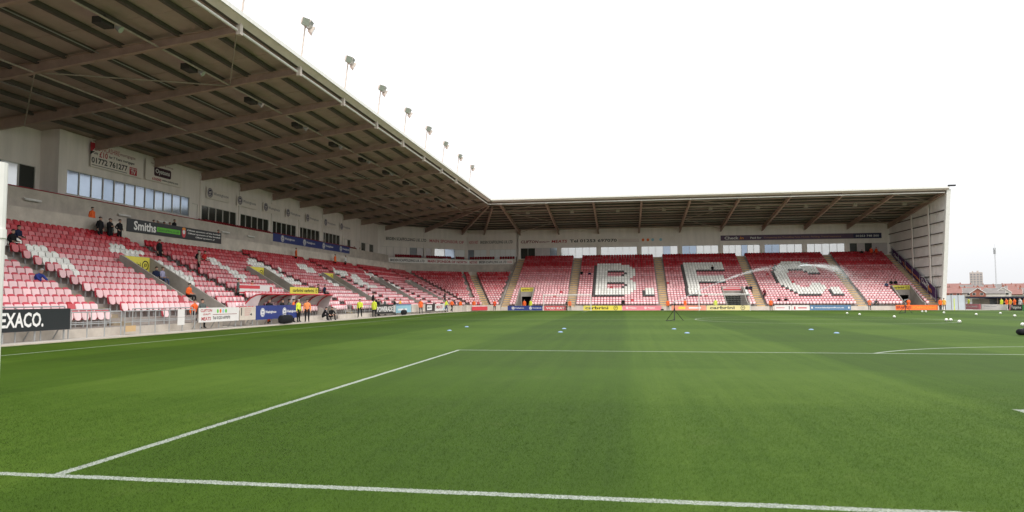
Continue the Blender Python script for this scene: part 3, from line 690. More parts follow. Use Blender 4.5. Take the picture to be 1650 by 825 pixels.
# rafters: tapered I beams
def rafter(par, A, B, name='rafter'):   # A rear (d large), B front, plan points with offsets
    (xa,ya,da),(xb,yb_,db) = A, B
    za, zb = rz(da)-0.25, rz(db)-0.25; ha, hb = 0.80, 0.46
    a, c = Vector((xa,ya,0)), Vector((xb,yb_,0)); dr = (c-a).normalized(); s = Vector((-dr.y,dr.x,0))
    b = MB()
    def slab(w, zt0, zt1, zb0, zb1):
        v = [a-s*w,a+s*w,c+s*w,c-s*w]; b.prism([(p.x,p.y) for p in v], [zb0,zb0,zb1,zb1], [zt0,zt0,zt1,zt1])
    slab(0.02, za-0.03, zb-0.03, za-ha+0.03, zb-hb+0.03); slab(0.15, za, zb, za-0.032, zb-0.032); slab(0.15, za-ha+0.032, zb-hb+0.032, za-ha, zb-hb)
    b.build(name, beam_m, par)
DF = -3.55
for y in BW:
    if WS-1 < y < 100: rafter(west, (LX-18.1-(1.6 if y < 41 else 0),y,18.1), (LX-DF,y,DF))
rafter(west, (LX-18.1,103.8,18.1), (LX-DF,103.4,DF))
for f in (0.06,0.5,0.94):
    p, q = Vector((*M1(18.0),0)), Vector((*M2(18.0),0)); e = p.lerp(q,f); s0 = Vector((*M1(DF+1.0*f),0)); s1 = Vector((*M2(DF+1.0),0)); e2 = s0.lerp(s1,f)
    rafter(corner, (e.x,e.y,18.0), (e2.x,e2.y,DF+0.6))
rafter(corner, (-41.5,NY+18.1,18.1), (-36.2,NY+DF+2.5,DF+2.5))
for x in BN: rafter(north, Np(19.1,x,0)[:2]+(19.1,), Np(DF,x,0)[:2]+(DF,))
rafter(north, (NE-0.35,NY+19.1,19.1), (NE-0.35,NY+DF,DF))
# longitudinal tubes and diagonal rods
def bz(d): # rafter underside
    t = (18.1-d)/(18.1-DF); return rz(d)-0.25-(0.80+(0.46-0.80)*t)
for d,r,m in ((DF-0.05,0.085,white_p),(1.4,0.06,tube_m),(9.6,0.055,tube_m)):
    z = bz(d)+0.16
    MB().tube(Wp(d,WS-0.8,z), (*M1(d),z), r).build('tie_tube', m, west)
    MB().tube((*M1(d),z), (*M2(d),z), r).build('tie_tube', m, corner)
    MB().tube((*M2(d),z), Np(d,NE-0.35,z), r).build('tie_tube', m, north)
def rod(par, p, q, r=0.04): MB().tube(p, q, r, 6).build('brace_rod', tube_m, par)
def wpt(d, y): return Wp(d, y, bz(d)+0.18)
def npt(d, x): return Np(d, x, bz(d)+0.18)
for y0,y1 in ((29.8,37.2),(66.8,74.2),(81.6,89.0)):
    rod(west, wpt(9.6,y0), wpt(1.6,y1)); rod(west, wpt(DF,y0), wpt(1.4,y1)); rod(west, wpt(17.5,y1), wpt(9.6,y0))
for x0,x1 in ((-27.0,-34.5),(-4.3,3.1),(25.2,NE-0.4)):
    rod(north, npt(DF,x0), npt(1.4,x1)); rod(north, npt(1.4,x1), npt(9.6,x0)); rod(north, npt(9.6,x0), npt(17.5,x1))
for d in (5.3,13.2):
    z = rz(d)-0.32; MB().tube(Wp(d,WS,z), Wp(d,103,z), 0.03, 6).build('conduit', galv, west)
    z = rz(d)-0.32; MB().tube(Np(d,-34,z), Np(d,NE-0.5,z), 0.03, 6).build('conduit', galv, north)
# front gutter and fascia
zf = rz(RD0)
for par,pts in ((west,[(LX-RD0,WS-1),M1(RD0)]),(corner,[M1(RD0),M2(RD0)]),(north,[M2(RD0),(NE+0.1,NY+RD0)])):
    (xa,ya),(xb,yb_) = pts; a, c = Vector((xa,ya,0)), Vector((xb,yb_,0)); dr = (c-a).normalized(); nrm = Vector((dr.y,-dr.x,0))
    i0, i1 = (a-nrm*0.42, c-nrm*0.42); zi = bz(DF)+0.46; q = [i0,i1,c+nrm*0.04,a+nrm*0.04]
    MB().prism([(v.x,v.y) for v in q], [zi,zi,zf-0.05,zf-0.05], [zi+0.02,zi+0.02,zf+0.0,zf+0.0]).build('soffit', fascia_m, par)
    q = [a+nrm*0.041,c+nrm*0.041,c+nrm*0.12,a+nrm*0.12]; MB().prism([(v.x,v.y) for v in q], zf-0.06, zf+0.20).build('gutter_edge', white_p, par)
# speakers and small floodlights hanging below the roof
for k,(y0,y1) in enumerate(zip(BW,BW[1:])):
    if not 20 < y0 < 100: continue
    y = (y0+y1)/2; d = 1.9; z = bz(d)
    b = MB().box(LX-d-0.35,LX-d+0.25,y-0.45,y+0.45,z+0.05,z+0.42).box(LX-d-0.05,LX-d+0.05,y-0.05,y+0.05,z+0.42,rz(d)-0.1)
    s = b.build('loudspeaker', mat('speaker_case',(0.07,0.065,0.06),0.7,0.2), west); MB().tube((LX-d+0.3,y+0.55,z+0.2),(LX-d+0.55,y+0.6,z+0.02),0.13,10,r2=0.19).build('lamp', lamp_glass, s)
for x0,x1 in zip(BN,BN[1:]+[NE]):
    x = (x0+x1)/2; d = 2.6; z = bz(d)
    b = MB().box(x-0.3,x+0.3,NY+d-0.2,NY+d+0.3,z+0.0,z+0.32).box(x-0.03,x+0.03,NY+d,NY+d+0.05,z+0.32,rz(d)-0.1)
    b.build('loudspeaker', tube_m, north)
# light battens on the parapet
for y in (36.5,45.6,50.5,60.5,65.5):
    MB().tube((LX-15.85,y-0.7,8.75),(LX-15.85,y+0.7,8.75),0.07,8).box(LX-16,LX-15.86,y-0.72,y+0.72,8.82,8.86).build('batten_light', white_p, west)
# red capping on the recessed balcony
MB().box(LX-16.25,LX-15.95,WS,58,9.553,9.62).build('capping', red_seat_d, west)

# floodlights on the roof edge
def floodlight(y, which):
    base = (LX-DF+0.15, y, bz(DF)); o = rooted('floodlight_mast', base)
    tag(o, 'white floodlight mast on the left roof edge, '+which, 'floodlight', 'floodlights along the left roof edge')
    top = Vector(base)+Vector((0.36,0.05,3.35))
    MB().tube(base, top, 0.075, 10, r2=0.055).build('mast', rust_w, o)
    MB().box(base[0]-0.14,base[0]+0.14,y-0.13,y+0.13,base[2]-0.1,base[2]+1.15).build('foot_bracket', rust_w, o)
    MB().bar(top+Vector((0,-0.55,0)), top+Vector((0,0.55,0)), 0.08, 0.08).build('crossarm', galv, o)
    for k,(dy,dz,yaw) in enumerate(((-0.42,0.22,-0.5),(0.1,0.28,0.1),(0.45,0.0,0.5))):
        c = top+Vector((0.05,dy,dz)); dirv = Vector((math.cos(yaw),math.sin(yaw),-0.55)).normalized(); q = c+dirv*0.34
        l = MB().bar(c, q, 0.34, 0.30, w2=0.58, h2=0.52).build('lamp_head', rust_w, o)
        MB().bar(q+dirv*0.003, q+dirv*0.02, 0.52, 0.46).build('lens', lamp_glass, l)
names = ['nearest, lamps out of frame','nearest with lamps in view','second nearest with lamps in view','third with lamps in view','fourth with lamps in view','fifth with lamps in view','third from the corner','second from the corner','the one next to the corner']
for k,y in enumerate([29.8+7.4*k for k in range(9)]): floodlight(y, names[k])

# ------------------------------------------------------------------ gable end of the north stand
gab = rooted('gable_wall', (NE,116,0)); tag(gab, 'pale panelled end wall closing the right side of the far stand', 'wall')
ya, yb_ = NY+0.1, NY+21.3; ng = 21
yfront = lambda z: NY-0.2-(z/17.2)*3.3
for k in range(ng):
    y0, y1 = NY-3.2+(yb_-NY+3.2)*k/ng, NY-3.2+(yb_-NY+3.2)*(k+1)/ng-0.05
    z0 = 0.0 if y0 > NY-0.5 else (NY-0.2-y0)/3.3*17.2
    z0b = 0.0 if y1 > NY-0.5 else (NY-0.2-y1)/3.3*17.2
    dd0, dd1 = y0-NY, y1-NY
    MB().prism([(NE,y0),(NE+0.1,y0),(NE+0.1,y1),(NE,y1)], [min(z0,16.5),min(z0,16.5),min(z0b,16.5),min(z0b,16.5)], [rz(dd0)-0.02]*2+[rz(dd1)-0.02]*2).build('cladding_panel', gable_m, gab)
MB().prism([(NE+0.102,NY-0.2),(NE+0.12,NY-0.2),(NE+0.12,yb_),(NE+0.102,yb_)], 0.0, [rz(-0.2)-0.05]*2+[rz(yb_-NY)-0.05]*2).build('backing_sheet', purlin_m, gab)  # dark sheet added to stop daylight so the panel gaps read dark
for k in range(9):
    z = 1.6+k*1.62; d1 = min(yb_, NY+(18.4-(z-14.2)/0.1137) if z > 14.2 else yb_)
    MB().box(NE-0.16,NE-0.002,yfront(z)+0.2,d1,z,z+0.12).build('girt', purlin_m, gab)
for y in (NY+2.6,NY+9.0): MB().box(NE-0.30,NE-0.165,y-0.2,y+0.2,0.2,rz(y-NY)-0.9).build('column', white_clad, gab)
b = MB(); w = 0.55
pr = [(NY-0.55,-0.3),(NY+0.15,-0.3),(NY-3.15,17.55),(NY-3.85,17.55)]
b.add([(NE-0.15,y,z) for y,z in pr]+[(NE+0.4,y,z) for y,z in pr], [(0,1,2,3),(7,6,5,4),(0,4,5,1),(1,5,6,2),(2,6,7,3),(3,7,4,0)]); b.build('end_post', white_p, gab)
MB().box(NE-0.1,NE+0.9,NY-4.3,NY-4.0,zf+0.21,zf+0.42).build('gutter_end', black, gab)

# ================================================================== BOARDS, RAILINGS, SIGNS
BX = -39.1
def legs_board(name, label, Y0, Y1, z0, h, m, X=BX, th=0.05):
    o = sign(name, label, 'board', (X,Y0,z0+gz(Y0)), EY, EZ, Y1-Y0, h, m, th)
    n = max(2,int((Y1-Y0)/1.6)+1)
    for k in range(n):
        x = 0.25+(Y1-Y0-0.5)*k/(n-1)
        c = MB().bar((x,0.02,-0.03),(x,-z0-0.02,-0.03),0.05,0.05,up=(0,0,1)).bar((x,h*0.5,-0.03),(x,-z0,-0.55),0.04,0.04).build('leg', galv, o)
    return o
Yof = lambda u, X=BX, v=500: at(u,v,X=X).y
# petrol board
o = legs_board('advert_board','black advertising board with large white EXACO lettering, nearest on the left',13.2,Yof(112),0.42,0.92,black_b)
Lb = Yof(112)-13.2; xe = Yof(69)-13.2
tw = (Yof(69)-Yof(0))*1.20; lettering(o,'TEXACO.',xe-tw,0.16,tw,0.62,ivory,0.054)
o = legs_board('advert_board','white board lettered Clifton Quality Meats with a telephone number, on the left touchline',Yof(320),Yof(384),0.38,0.85,white_b); w = Yof(384)-Yof(320)
lettering(o,'CLIFTON',0.12,0.60,w*0.27,0.17,txt_red,0.054); lettering(o,'QUALITY',0.35,0.40,w*0.18,0.12,txt_red,0.054,shear=0.3); lettering(o,'MEATS',0.22,0.10,w*0.22,0.21,txt_red,0.054)
lettering(o,'Tel 01253 697070',w*0.32,0.14,w*0.44,0.19,txt_black,0.054); rect(o,w*0.32,0.42,w*0.62,0.03,txt_maroon,0.054)
for k,m in enumerate((green_l,orange_b,lblue_b,green_l)): disc(o,w*0.44+k*w*0.07,0.64,0.10,0.12,m,0.054)
o = legs_board('advert_board','faded cream board with a small black arrow between white and blue boards',Yof(386),Yof(411),0.38,0.85,mat('faded_board',(0.60,0.53,0.45),0.6,0.3,0.15,1.5)); w = Yof(411)-Yof(386)
for k in range(4): rect(o,w*0.28,0.70-k*0.13,w*(0.45-0.05*k),0.03,txt_pink,0.054)
quad(o,[(w*0.60,0.36),(w*0.74,0.44),(w*0.74,0.26)],txt_black,0.054,'arrow'); rect(o,w*0.05,0.3,w*0.05,0.5,txt_black,0.054)
o = legs_board('advert_board','blue board with two white round emblems and lettering in front of the dugout',Yof(412),Yof(482),0.35,0.95,navy); w = Yof(482)-Yof(412)
for k in range(2):
    x = w*(0.13+0.49*k); round_logo(o,x,0.48,0.30,ivory,navy,0.054); lettering(o,'Westinghouse',x+0.36,0.36,w*0.24,0.24,ivory,0.054)
o = legs_board('advert_board','black board with white POWERADE lettering',Yof(604),Yof(637),0.22,0.95,black_b); w = Yof(637)-Yof(604)
lettering(o,'POWERADE',w*0.08,0.2,w*0.76,0.55,ivory,0.054); rect(o,w*0.88,0.1,w*0.05,0.75,ivory,0.054); rect(o,w*0.95,0.1,w*0.03,0.75,ivory,0.054)
o = legs_board('advert_board','light blue board right of the black and white board on the left touchline',Yof(638),Yof(662),0.22,0.95,lblue_b); w = Yof(662)-Yof(638); rect(o,0,0.80,w,0.15,steel_b,0.054); rect(o,w*0.1,0.25,w*0.6,0.2,ivory,0.054)
o = legs_board('advert_board','plain pale grey board right of the light blue board',Yof(663),Yof(684),0.2,0.9,concrete)
o = legs_board('advert_board','white board with a black frame and black lettering, left of the dark corner post',Yof(686),Yof(700),0.2,0.9,black_b); w = Yof(700)-Yof(686); rect(o,w*0.1,0.15,w*0.55,0.6,ivory,0.054); lettering(o,'MEATS',w*0.16,0.32,w*0.42,0.24,txt_black,0.058)
o = legs_board('advert_board','white board with red lettering nearest the far left corner',Yof(701),Yof(720),0.2,0.9,white_b); w = Yof(720)-Yof(701); lettering(o,'MEATS',w*0.08,0.3,w*0.5,0.4,txt_red,0.054); quad(o,[(w*0.62,0.1),(w*0.7,0.1),(w*0.98,0.8),(w*0.9,0.8)],lblue_b,0.054)
# low grey wall and red boards round the corner
cl = [(BX-0.2,Yof(722)),(BX-0.2,100.5),(-36.6,104.6),(-34.6,104.9)]
b = MB()
for (xa,ya_),(xb,yb2) in zip(cl,cl[1:]):
    a, c = Vector((xa,ya_,0)), Vector((xb,yb2,0)); dr = (c-a).normalized(); s = Vector((-dr.y,dr.x,0))*0.08
    b.prism([(v.x,v.y) for v in (a-s,a+s,c+s,c-s)], -0.4, 0.72)
tag(b.build('low_wall', concrete), 'low grey wall curving round the far left corner of the pitch', 'wall')
p0, p1 = Vector((-38.6,101.15,0)), Vector((-36.75,104.25,0)); dr = (p1-p0).normalized()
o = sign('advert_board','plain red board with a white top edge at the far left corner','board',(p0.x+0.12,p0.y-0.05,-0.1),dr,EZ,(p1-p0).length,0.75,red_b); rect(o,0,0.62,(p1-p0).length,0.10,ivory,0.045)

NBY = 104.6
def nboard(label, u0, u1, m, h=0.74, z0=0.0):
    a, c = at(u0,495,Y=NBY).x, at(u1,495,Y=NBY).x
    return sign('advert_board', label, 'board', (a,NBY,gz(NBY)+z0), EX, EZ, c-a, h, m, 0.05), c-a
o,w = nboard('navy board with two white round emblems below the left tunnel of the far stand',818,874,navy)
for k in range(2): x = w*(0.16+0.5*k); round_logo(o,x,0.38,0.24,ivory,navy,0.054); lettering(o,'Westinghouse',x+0.3,0.28,w*0.26,0.2,ivory,0.054)
o,w = nboard('red board with white VOD KAT lettering behind the left goal',876,914,red_b); lettering(o,'VOD KAT',w*0.1,0.16,w*0.8,0.40,ivory,0.054)
o,w = nboard('pale grey board between red and yellow boards at the far end',927,939,concrete)
o,w = nboard('yellow board with black carbrini lettering under the letter B',940,1002,yellow); lettering(o,'carbrini',w*0.05,0.16,w*0.6,0.46,txt_black,0.054); jd_logo(o,w*0.84,0.37,0.34,0.054)
o,w = nboard('pink board with two white words under the letter B',1003,1066,pink_b)
for k in range(2): round_logo(o,w*(0.12+0.47*k),0.38,0.2,ivory,pink_b,0.054); lettering(o,'Polypipe',w*(0.18+0.47*k),0.22,w*0.18,0.3,ivory,0.054)
o,w = nboard('orange and pink board behind the tripod sprinkler',1082,1138,mat('salmon_board',(0.78,0.30,0.20),0.45,0.4,0.08,1.0)); rect(o,w*0.2,0.2,w*0.2,0.35,yellow,0.054); rect(o,w*0.5,0.25,w*0.35,0.25,ivory,0.054)
o,w = nboard('pale yellow board with black carbrini lettering behind the right goal',1139,1208,mat('pale_yellow_board',(0.78,0.69,0.30),0.45,0.4,0.05,1.0)); lettering(o,'carbrini',w*0.07,0.16,w*0.58,0.46,txt_black,0.054); jd_logo(o,w*0.84,0.37,0.34,0.054)
o,w = nboard('white board with a black bar right of the steward under the letter C',1248,1275,white_b); rect(o,w*0.85,0.1,w*0.05,0.5,txt_black,0.054); rect(o,w*0.1,0.3,w*0.5,0.12,txt_pink,0.054)
o,w = nboard('white board with pale pink lettering left of the steel blue board',1276,1304,white_b); rect(o,w*0.12,0.1,w*0.08,0.45,txt_red,0.054); rect(o,w*0.35,0.25,w*0.5,0.2,txt_pink,0.054)
o,w = nboard('steel blue board with a white web address under the letter C',1305,1371,steel_b); lettering(o,'www.blackpoolfc.co.uk',w*0.12,0.24,w*0.72,0.24,ivory,0.054); disc(o,w*0.05,0.37,0.12,0.16,ivory,0.054); disc(o,w*0.95,0.37,0.12,0.16,ivory,0.054)
o,w = nboard('orange board lettered BRANDS in black beside the end wall',1443,1511,orange_b); lettering(o,'BRANDS',w*0.02,0.18,w*0.34,0.42,txt_maroon,0.054); lettering(o,'SCAFFOLDING',w*0.40,0.2,w*0.56,0.36,orange_l,0.054)
# dwarf wall behind the boards of the far stand
b = MB()
for x0,x1 in spans(NW0, NE-0.3, N_VOMS): b.box(x0,x1,NY-0.35,NY-0.2,-0.45,0.42)
tag(b.build('front_wall', concrete), 'low grey front wall of the far stand behind the boards', 'wall')
b = MB()
for y0,y1 in spans(WS, 100, W_VOMS): b.box(LX+0.18,LX+0.33,y0,y1,-0.3,0.36)
tag(b.build('front_wall', concrete), 'low concrete front wall along the left stand behind the railings', 'wall')

# railings of the left stand
def railing(label, y0, y1, X, h, step=1.25, mid=True):
    o = rooted('crowd_railing', (X,(y0+y1)/2,0)); tag(o, label, 'railing', None)
    n = max(1,round((y1-y0)/step))
    for k in range(n+1): y = y0+(y1-y0)*k/n; MB().tube((X,y,-0.05),(X,y,h),0.028,8).build('post', galv, o)
    MB().tube((X,y0,h),(X,y1,h),0.03,8).build('rail', galv, o)
    if mid: MB().tube((X,y0,h*0.52),(X,y1,h*0.52),0.022,8).build('rail', galv, o)
    return o
railing('galvanised railing behind the black board with EXACO lettering', 10.0, Yof(112)-0.1, BX-0.15, 1.42)
railing('galvanised railing just right of the black board with EXACO lettering', Yof(116), Yof(200), BX-0.15, 1.15)
railing('galvanised railing between the nearest gate gap and the white notice', Yof(206), Yof(318), BX-0.15, 1.15)
railing('second galvanised railing at the foot of the nearest seats', Yof(0,LX+0.1), Yof(178,LX+0.1), LX+0.1, 1.25)
railing('second galvanised railing beside the nearest tunnel', Yof(214,LX+0.1), Yof(310,LX+0.1), LX+0.1, 1.25)
railing('thin galvanised railing right of the dugouts by the walking yellow steward', Yof(556,LX+0.2), Yof(602,LX+0.2), LX+0.2, 1.1)
o = sign('notice','small white double notice on the railing below the nearest tunnel','notice',(BX-0.1,Yof(289),0.30),EY,EZ,Yof(300)-Yof(289),0.42,white_b,0.02)
o = sign('notice','small white upper notice above its twin on the railing below the nearest tunnel','notice',(BX-0.1,Yof(289),0.74),EY,EZ,Yof(300)-Yof(289),0.44,white_b,0.02)
o = sign('notice','tan notice low on the railing near the black board','notice',(BX-0.1,Yof(206),0.12),EY,EZ,Yof(222)-Yof(206),0.3,mat('tan_notice',(0.55,0.38,0.2),0.6,0.3),0.02)

# signs on tunnels
VW = LX-VD; zt = Z0+SL*VD+0.95
def vom_sign(label, y0, y1, txt, h=1.1, z=None, flat=False):
    o = sign('tunnel_sign', label, 'sign', (VW+0.01,y0,(zt-h-0.03) if z is None else z), EY, EZ, y1-y0, h, yellow, 0.04)
    w = y1-y0; lettering(o, txt, w*0.08, h*0.32, w*0.55, h*0.36, txt_black, 0.044); jd_logo(o, w*0.82, h*0.5, h*0.30, 0.044)
vom_sign('yellow carbrini sign over the nearest tunnel of the left stand', 34.4, 36.85, 'carbrini')
vom_sign('yellow carbrini sign over the second tunnel, left of the dugouts', 49.7, 52.1, 'carbrini')
vom_sign('yellow carbrini sign over the third tunnel, right of the dugouts', 64.8, 67.2, 'carbrini')
p = at(467,470,X=-42.2); q = at(512,470,X=-42.2)
o = sign('tunnel_sign','long yellow sign with carbrini written twice above the dugout roofs','sign',(-42.2,p.y,at(467,473,X=-42.2).z),EY,EZ,q.y-p.y,0.55,yellow,0.04); w = q.y-p.y
lettering(o,'carbrini',w*0.08,0.14,w*0.36,0.28,txt_black,0.044); lettering(o,'carbrini',w*0.48,0.14,w*0.36,0.28,txt_black,0.044); jd_logo(o,w*0.93,0.28,0.2,0.044)
p = at(383,464,X=-43.0); q = at(439,468,X=-43.0); zz = at(410,474,X=-43.0).z
o = sign('tunnel_sign','red and white sign on the tunnel rail left of the dugouts','sign',(-43.0,p.y,zz),EY,EZ,q.y-p.y,0.72,white_b,0.04); w = q.y-p.y
rect(o,0,0.42,w*0.6,0.25,red_b,0.044); rect(o,0,0.05,w*0.6,0.12,red_b,0.044); rect(o,w*0.9,0.1,w*0.07,0.5,red_b,0.044)
def nvom_sign(label, x0, x1, z, h, m, txt, yd=VDN):
    o = sign('tunnel_sign', label, 'sign', (x0,NY+yd-0.01,z), EX, EZ, x1-x0, h, m, 0.04); w = x1-x0
    if txt: lettering(o, txt, w*0.08, h*0.25, w*0.6, h*0.5, txt_black, 0.044); jd_logo(o, w*0.84, h*0.5, h*0.38, 0.044)
    else: rect(o, w*0.05, h*0.12, w*0.9, h*0.3, red_b, 0.044); rect(o, w*0.2, h*0.55, w*0.7, h*0.3, pink_b, 0.044)
zt2 = Z0+SL*VDN+0.75
nvom_sign('yellow carbrini sign over the left tunnel of the far stand', -32.4,-30.2, zt2-0.75, 0.68, yellow, 'carbrini')
nvom_sign('pink sign over the middle tunnel beside the letter F', 1.3,4.5, zt2-0.8, 0.75, mat('pale_pink_sign',(0.7,0.5,0.5),0.5,0.3), None)
nvom_sign('yellow carbrini sign over the right tunnel near the end wall', 27.5,30.2, zt2-0.75, 0.68, yellow, 'carbrini')

# signs on the west wall
o = sign('wall_sign','white sign with red triangle and 01772 761277 high on the left wall','sign',(WXW+0.15,44.2,12.75),EY,EZ,6.1,2.1,mat('sign_cream',(0.84,0.77,0.71),0.5,0.3,0.04,1.0),0.05)
quad(o,[(-0.1,2.0),(0.75,2.0),(-0.1,1.05)],red_p,0.054,'emblem'); quad(o,[(-0.1,1.3),(0.35,1.3),(-0.1,0.95)],txt_black,0.058,'emblem')
lettering(o,'LANCASHIRE',0.75,1.45,2.5,0.42,txt_red,0.054,False); lettering(o,'mortgages',3.3,1.45,1.9,0.30,txt_maroon,0.054,False)
lettering(o,'Only',0.25,1.02,0.5,0.28,txt_black,0.054); lettering(o,'£10',0.9,0.92,0.95,0.5,txt_red,0.054); lettering(o,'for 7 Years mortgages',2.0,0.98,3.1,0.30,txt_black,0.054)
lettering(o,'01772 761277',0.05,0.32,4.2,0.5,txt_black,0.054); rect(o,0.1,0.14,4.1,0.05,txt_black,0.054)
rect(o,4.5,0.12,0.95,0.68,red_p,0.054,'emblem'); lettering(o,'AS SEEN ON',4.56,0.60,0.83,0.14,ivory,0.058); lettering(o,'TV',4.68,0.18,0.6,0.36,ivory,0.058)
o = sign('wall_sign','cream sign with a dark rounded Oystons plate high on the left wall','sign',(WXW+0.15,50.8,12.8),EY,EZ,5.2,1.95,MATS['sign_cream'],0.05)
cr_ = [(1.15+0.12,0.55),(3.6-0.12,0.55),(3.6,0.67),(3.6,1.28),(3.48,1.4),(1.27,1.4),(1.15,1.28),(1.15,0.67)]
quad(o,cr_,mat('oxblood_plate',(0.05,0.015,0.03),0.5,0.3),0.054,'plate'); lettering(o,'Oystons',1.35,0.70,2.05,0.56,ivory,0.058)
lettering(o,'No 1 for Sales & Lettings',0.7,1.55,3.2,0.2,txt_maroon,0.054,False); lettering(o,'630000',0.9,0.12,1.3,0.26,txt_red,0.054); lettering(o,'www.oystons.com',2.3,0.14,2.4,0.24,txt_black,0.054)
wy = [60.3,66.1,71.9,77.6,83.3,89.2,95.0]; ordn = ['first','second','third','fourth','fifth','sixth','seventh']
for k,y in enumerate(wy):
    o = sign('wall_sign', ordn[k]+' from the left of the seven round emblem wall signs above the dark windows','sign',(WXW+0.145,y,12.45),EY,EZ,4.2,1.15,MATS['sign_cream'],0.03,'round emblem wall signs')
    round_logo(o,0.62,0.62,0.50,navy_t,MATS['sign_cream'],0.034); lettering(o,'Westinghouse',1.25,0.38,2.8,0.42,navy_t,0.034,False)
# blue balcony banner
o = sign('banner','long blue banner with four white round emblems on the left balcony','banner',(LX-15.995,70.6,8.68),EY,EZ,23.3,0.98,navy,0.03)
for k in range(4): x = 2.3+5.9*k; round_logo(o,x,0.5,0.42,ivory,navy,0.034); lettering(o,'Westinghouse',x+0.55,0.34,2.6,0.36,ivory,0.034)
# black banner on walkway wall
o = sign('banner','black banner with white Smiths lettering, lime strip and crest, on the left stand','banner',(LX-DW+0.01,41.4,6.98),EY,EZ,12.6,1.02,black_b,0.04)
lettering(o,'Smiths',0.75,0.18,2.6,0.72,ivory,0.044); rect(o,3.45,0.30,3.0,0.38,green_l,0.044); lettering(o,'SmithsHire.co.uk',3.6,0.38,2.7,0.2,black_b,0.048,False)
disc(o,6.95,0.55,0.28,0.44,red_b,0.044); disc(o,6.95,0.60,0.18,0.2,ivory,0.048); disc(o,6.95,0.86,0.24,0.12,orange_l,0.048)
for k,(x,w_) in enumerate(((7.4,5.0),(7.5,4.9),(8.6,2.9))): lettering(o,'Official sponsors of the football club'[:34 if k < 2 else 20],x,0.70-0.26*k,w_,0.17,ivory,0.044)
# scaffolding firm signs in the corner
def scaf(par_p, r, w, h, lab, parts, m, cat='banner'):
    o = sign('banner', lab, cat, par_p, r, EZ, w, h, m, 0.03)
    for t,x0,x1,mm in parts: lettering(o,t,w*x0,h*0.22,w*(x1-x0),h*0.55,mm,0.034)
wm = mat('white_vinyl',(0.86,0.84,0.80),0.6,0.3,0.05,1.0)
d = 15.98; pA2, qA2 = Vector((*M1(d),0)), Vector((*M2(d),0)); La2 = (qA2-pA2).length
scaf(pA2+Vector((0,0,8.3)), TA, La2, 0.85, 'white balcony banner with black scaffolding firm lettering then red, on the corner facet', [('BRIDEN SCAFFOLDING U.K. LTD',0.02,0.43,txt_black),('MAIN SPONSOR OF NORTH',0.47,0.98,txt_red)], wm)
scaf(Vector((qA2.x+0.02,NY+d,8.3)), EX, NW0-0.6-qA2.x, 0.85, 'white balcony banner with red then black scaffolding lettering, next to the end stand', [('WEST STAND',0.02,0.2,txt_red),('BRIDEN SCAFFOLDING U.K. LTD',0.24,0.86,txt_black),('01253',0.88,0.98,txt_pink)], wm)
scaf(pA+TA*1.0-NA*0.16+Vector((0,0,12.2)), TA, La-1.4, 1.05, 'cream wall sign with black scaffolding lettering then red, high in the corner', [('BRIDEN SCAFFOLDING U.K. LTD',0.02,0.50,txt_black),('MAIN SPONSOR OF',0.54,0.98,txt_pink)], MATS['sign_cream'], 'sign')
scaf(Vector((bx0+0.4,NY+DWALL-0.16,12.2)), EX, cw-1.2, 1.05, 'cream wall sign with pale red then grey scaffolding lettering beside the end stand', [('NORTH WEST',0.02,0.22,txt_pink),('BRIDEN SCAFFOLDING U.K. LTD',0.27,0.98,mat('grey_letter',(0.10,0.10,0.09),0.5,0.3))], MATS['sign_cream'], 'sign')
# signs on the north wall
xa, xb = at(836,388,Y=NY+DN).x, at(1088,388,Y=NY+DN).x; w = xb-xa
o = sign('wall_sign','long cream sign lettered Clifton Quality Meats Tel 01253 697070 on the far wall','sign',(xa,NY+DN-0.15,12.15),EX,EZ,w,1.15,MATS['sign_cream'],0.03)
lettering(o,'CLIFTON',w*0.012,0.32,w*0.115,0.55,txt_maroon,0.034,shear=0.2); lettering(o,'QUALITY',w*0.133,0.34,w*0.07,0.34,txt_maroon,0.034,shear=0.2); lettering(o,'MEATS',w*0.215,0.32,w*0.10,0.55,txt_red,0.034,shear=0.2)
lettering(o,'Tel 01253 697070',w*0.335,0.32,w*0.30,0.60,txt_black,0.034)
for k in range(3): rect(o,w*0.645,0.32+0.22*k,w*0.13,0.035,txt_maroon,0.034)
for k,m in enumerate((orange_b,orange_b,lblue_b,lblue_b)): disc(o,w*(0.80+0.03*k+(0.02 if k > 2 else 0)),0.6,0.26,0.28,m,0.034)
xa, xb = at(1161,385,Y=NY+DN).x, at(1420,385,Y=NY+DN).x; w = xb-xa
o = sign('wall_sign','long purple strip sign starting with a white word Check on the far wall','sign',(xa,NY+DN-0.15,12.35),EX,EZ,w,0.95,mat('mauve_strip',(0.12,0.075,0.13),0.5,0.3,0.05,1.0),0.03)
lettering(o,'Check',w*0.025,0.2,w*0.09,0.55,ivory,0.034); lettering(o,'.In',w*0.117,0.2,w*0.03,0.5,orange_l,0.034); lettering(o,'Paid for',w*0.19,0.26,w*0.07,0.36,ivory,0.034)
lettering(o,'Comparing the Travelling Fans, Hotels, Parking, Travel Insurance',w*0.275,0.26,w*0.48,0.34,mat('dim_orange_letter',(0.42,0.22,0.16),0.5,0.3),0.034)
rect(o,w*0.83,0,w*0.17,0.95,navy_t,0.036); lettering(o,'01253 748 500',w*0.845,0.28,w*0.14,0.36,ivory,0.040)
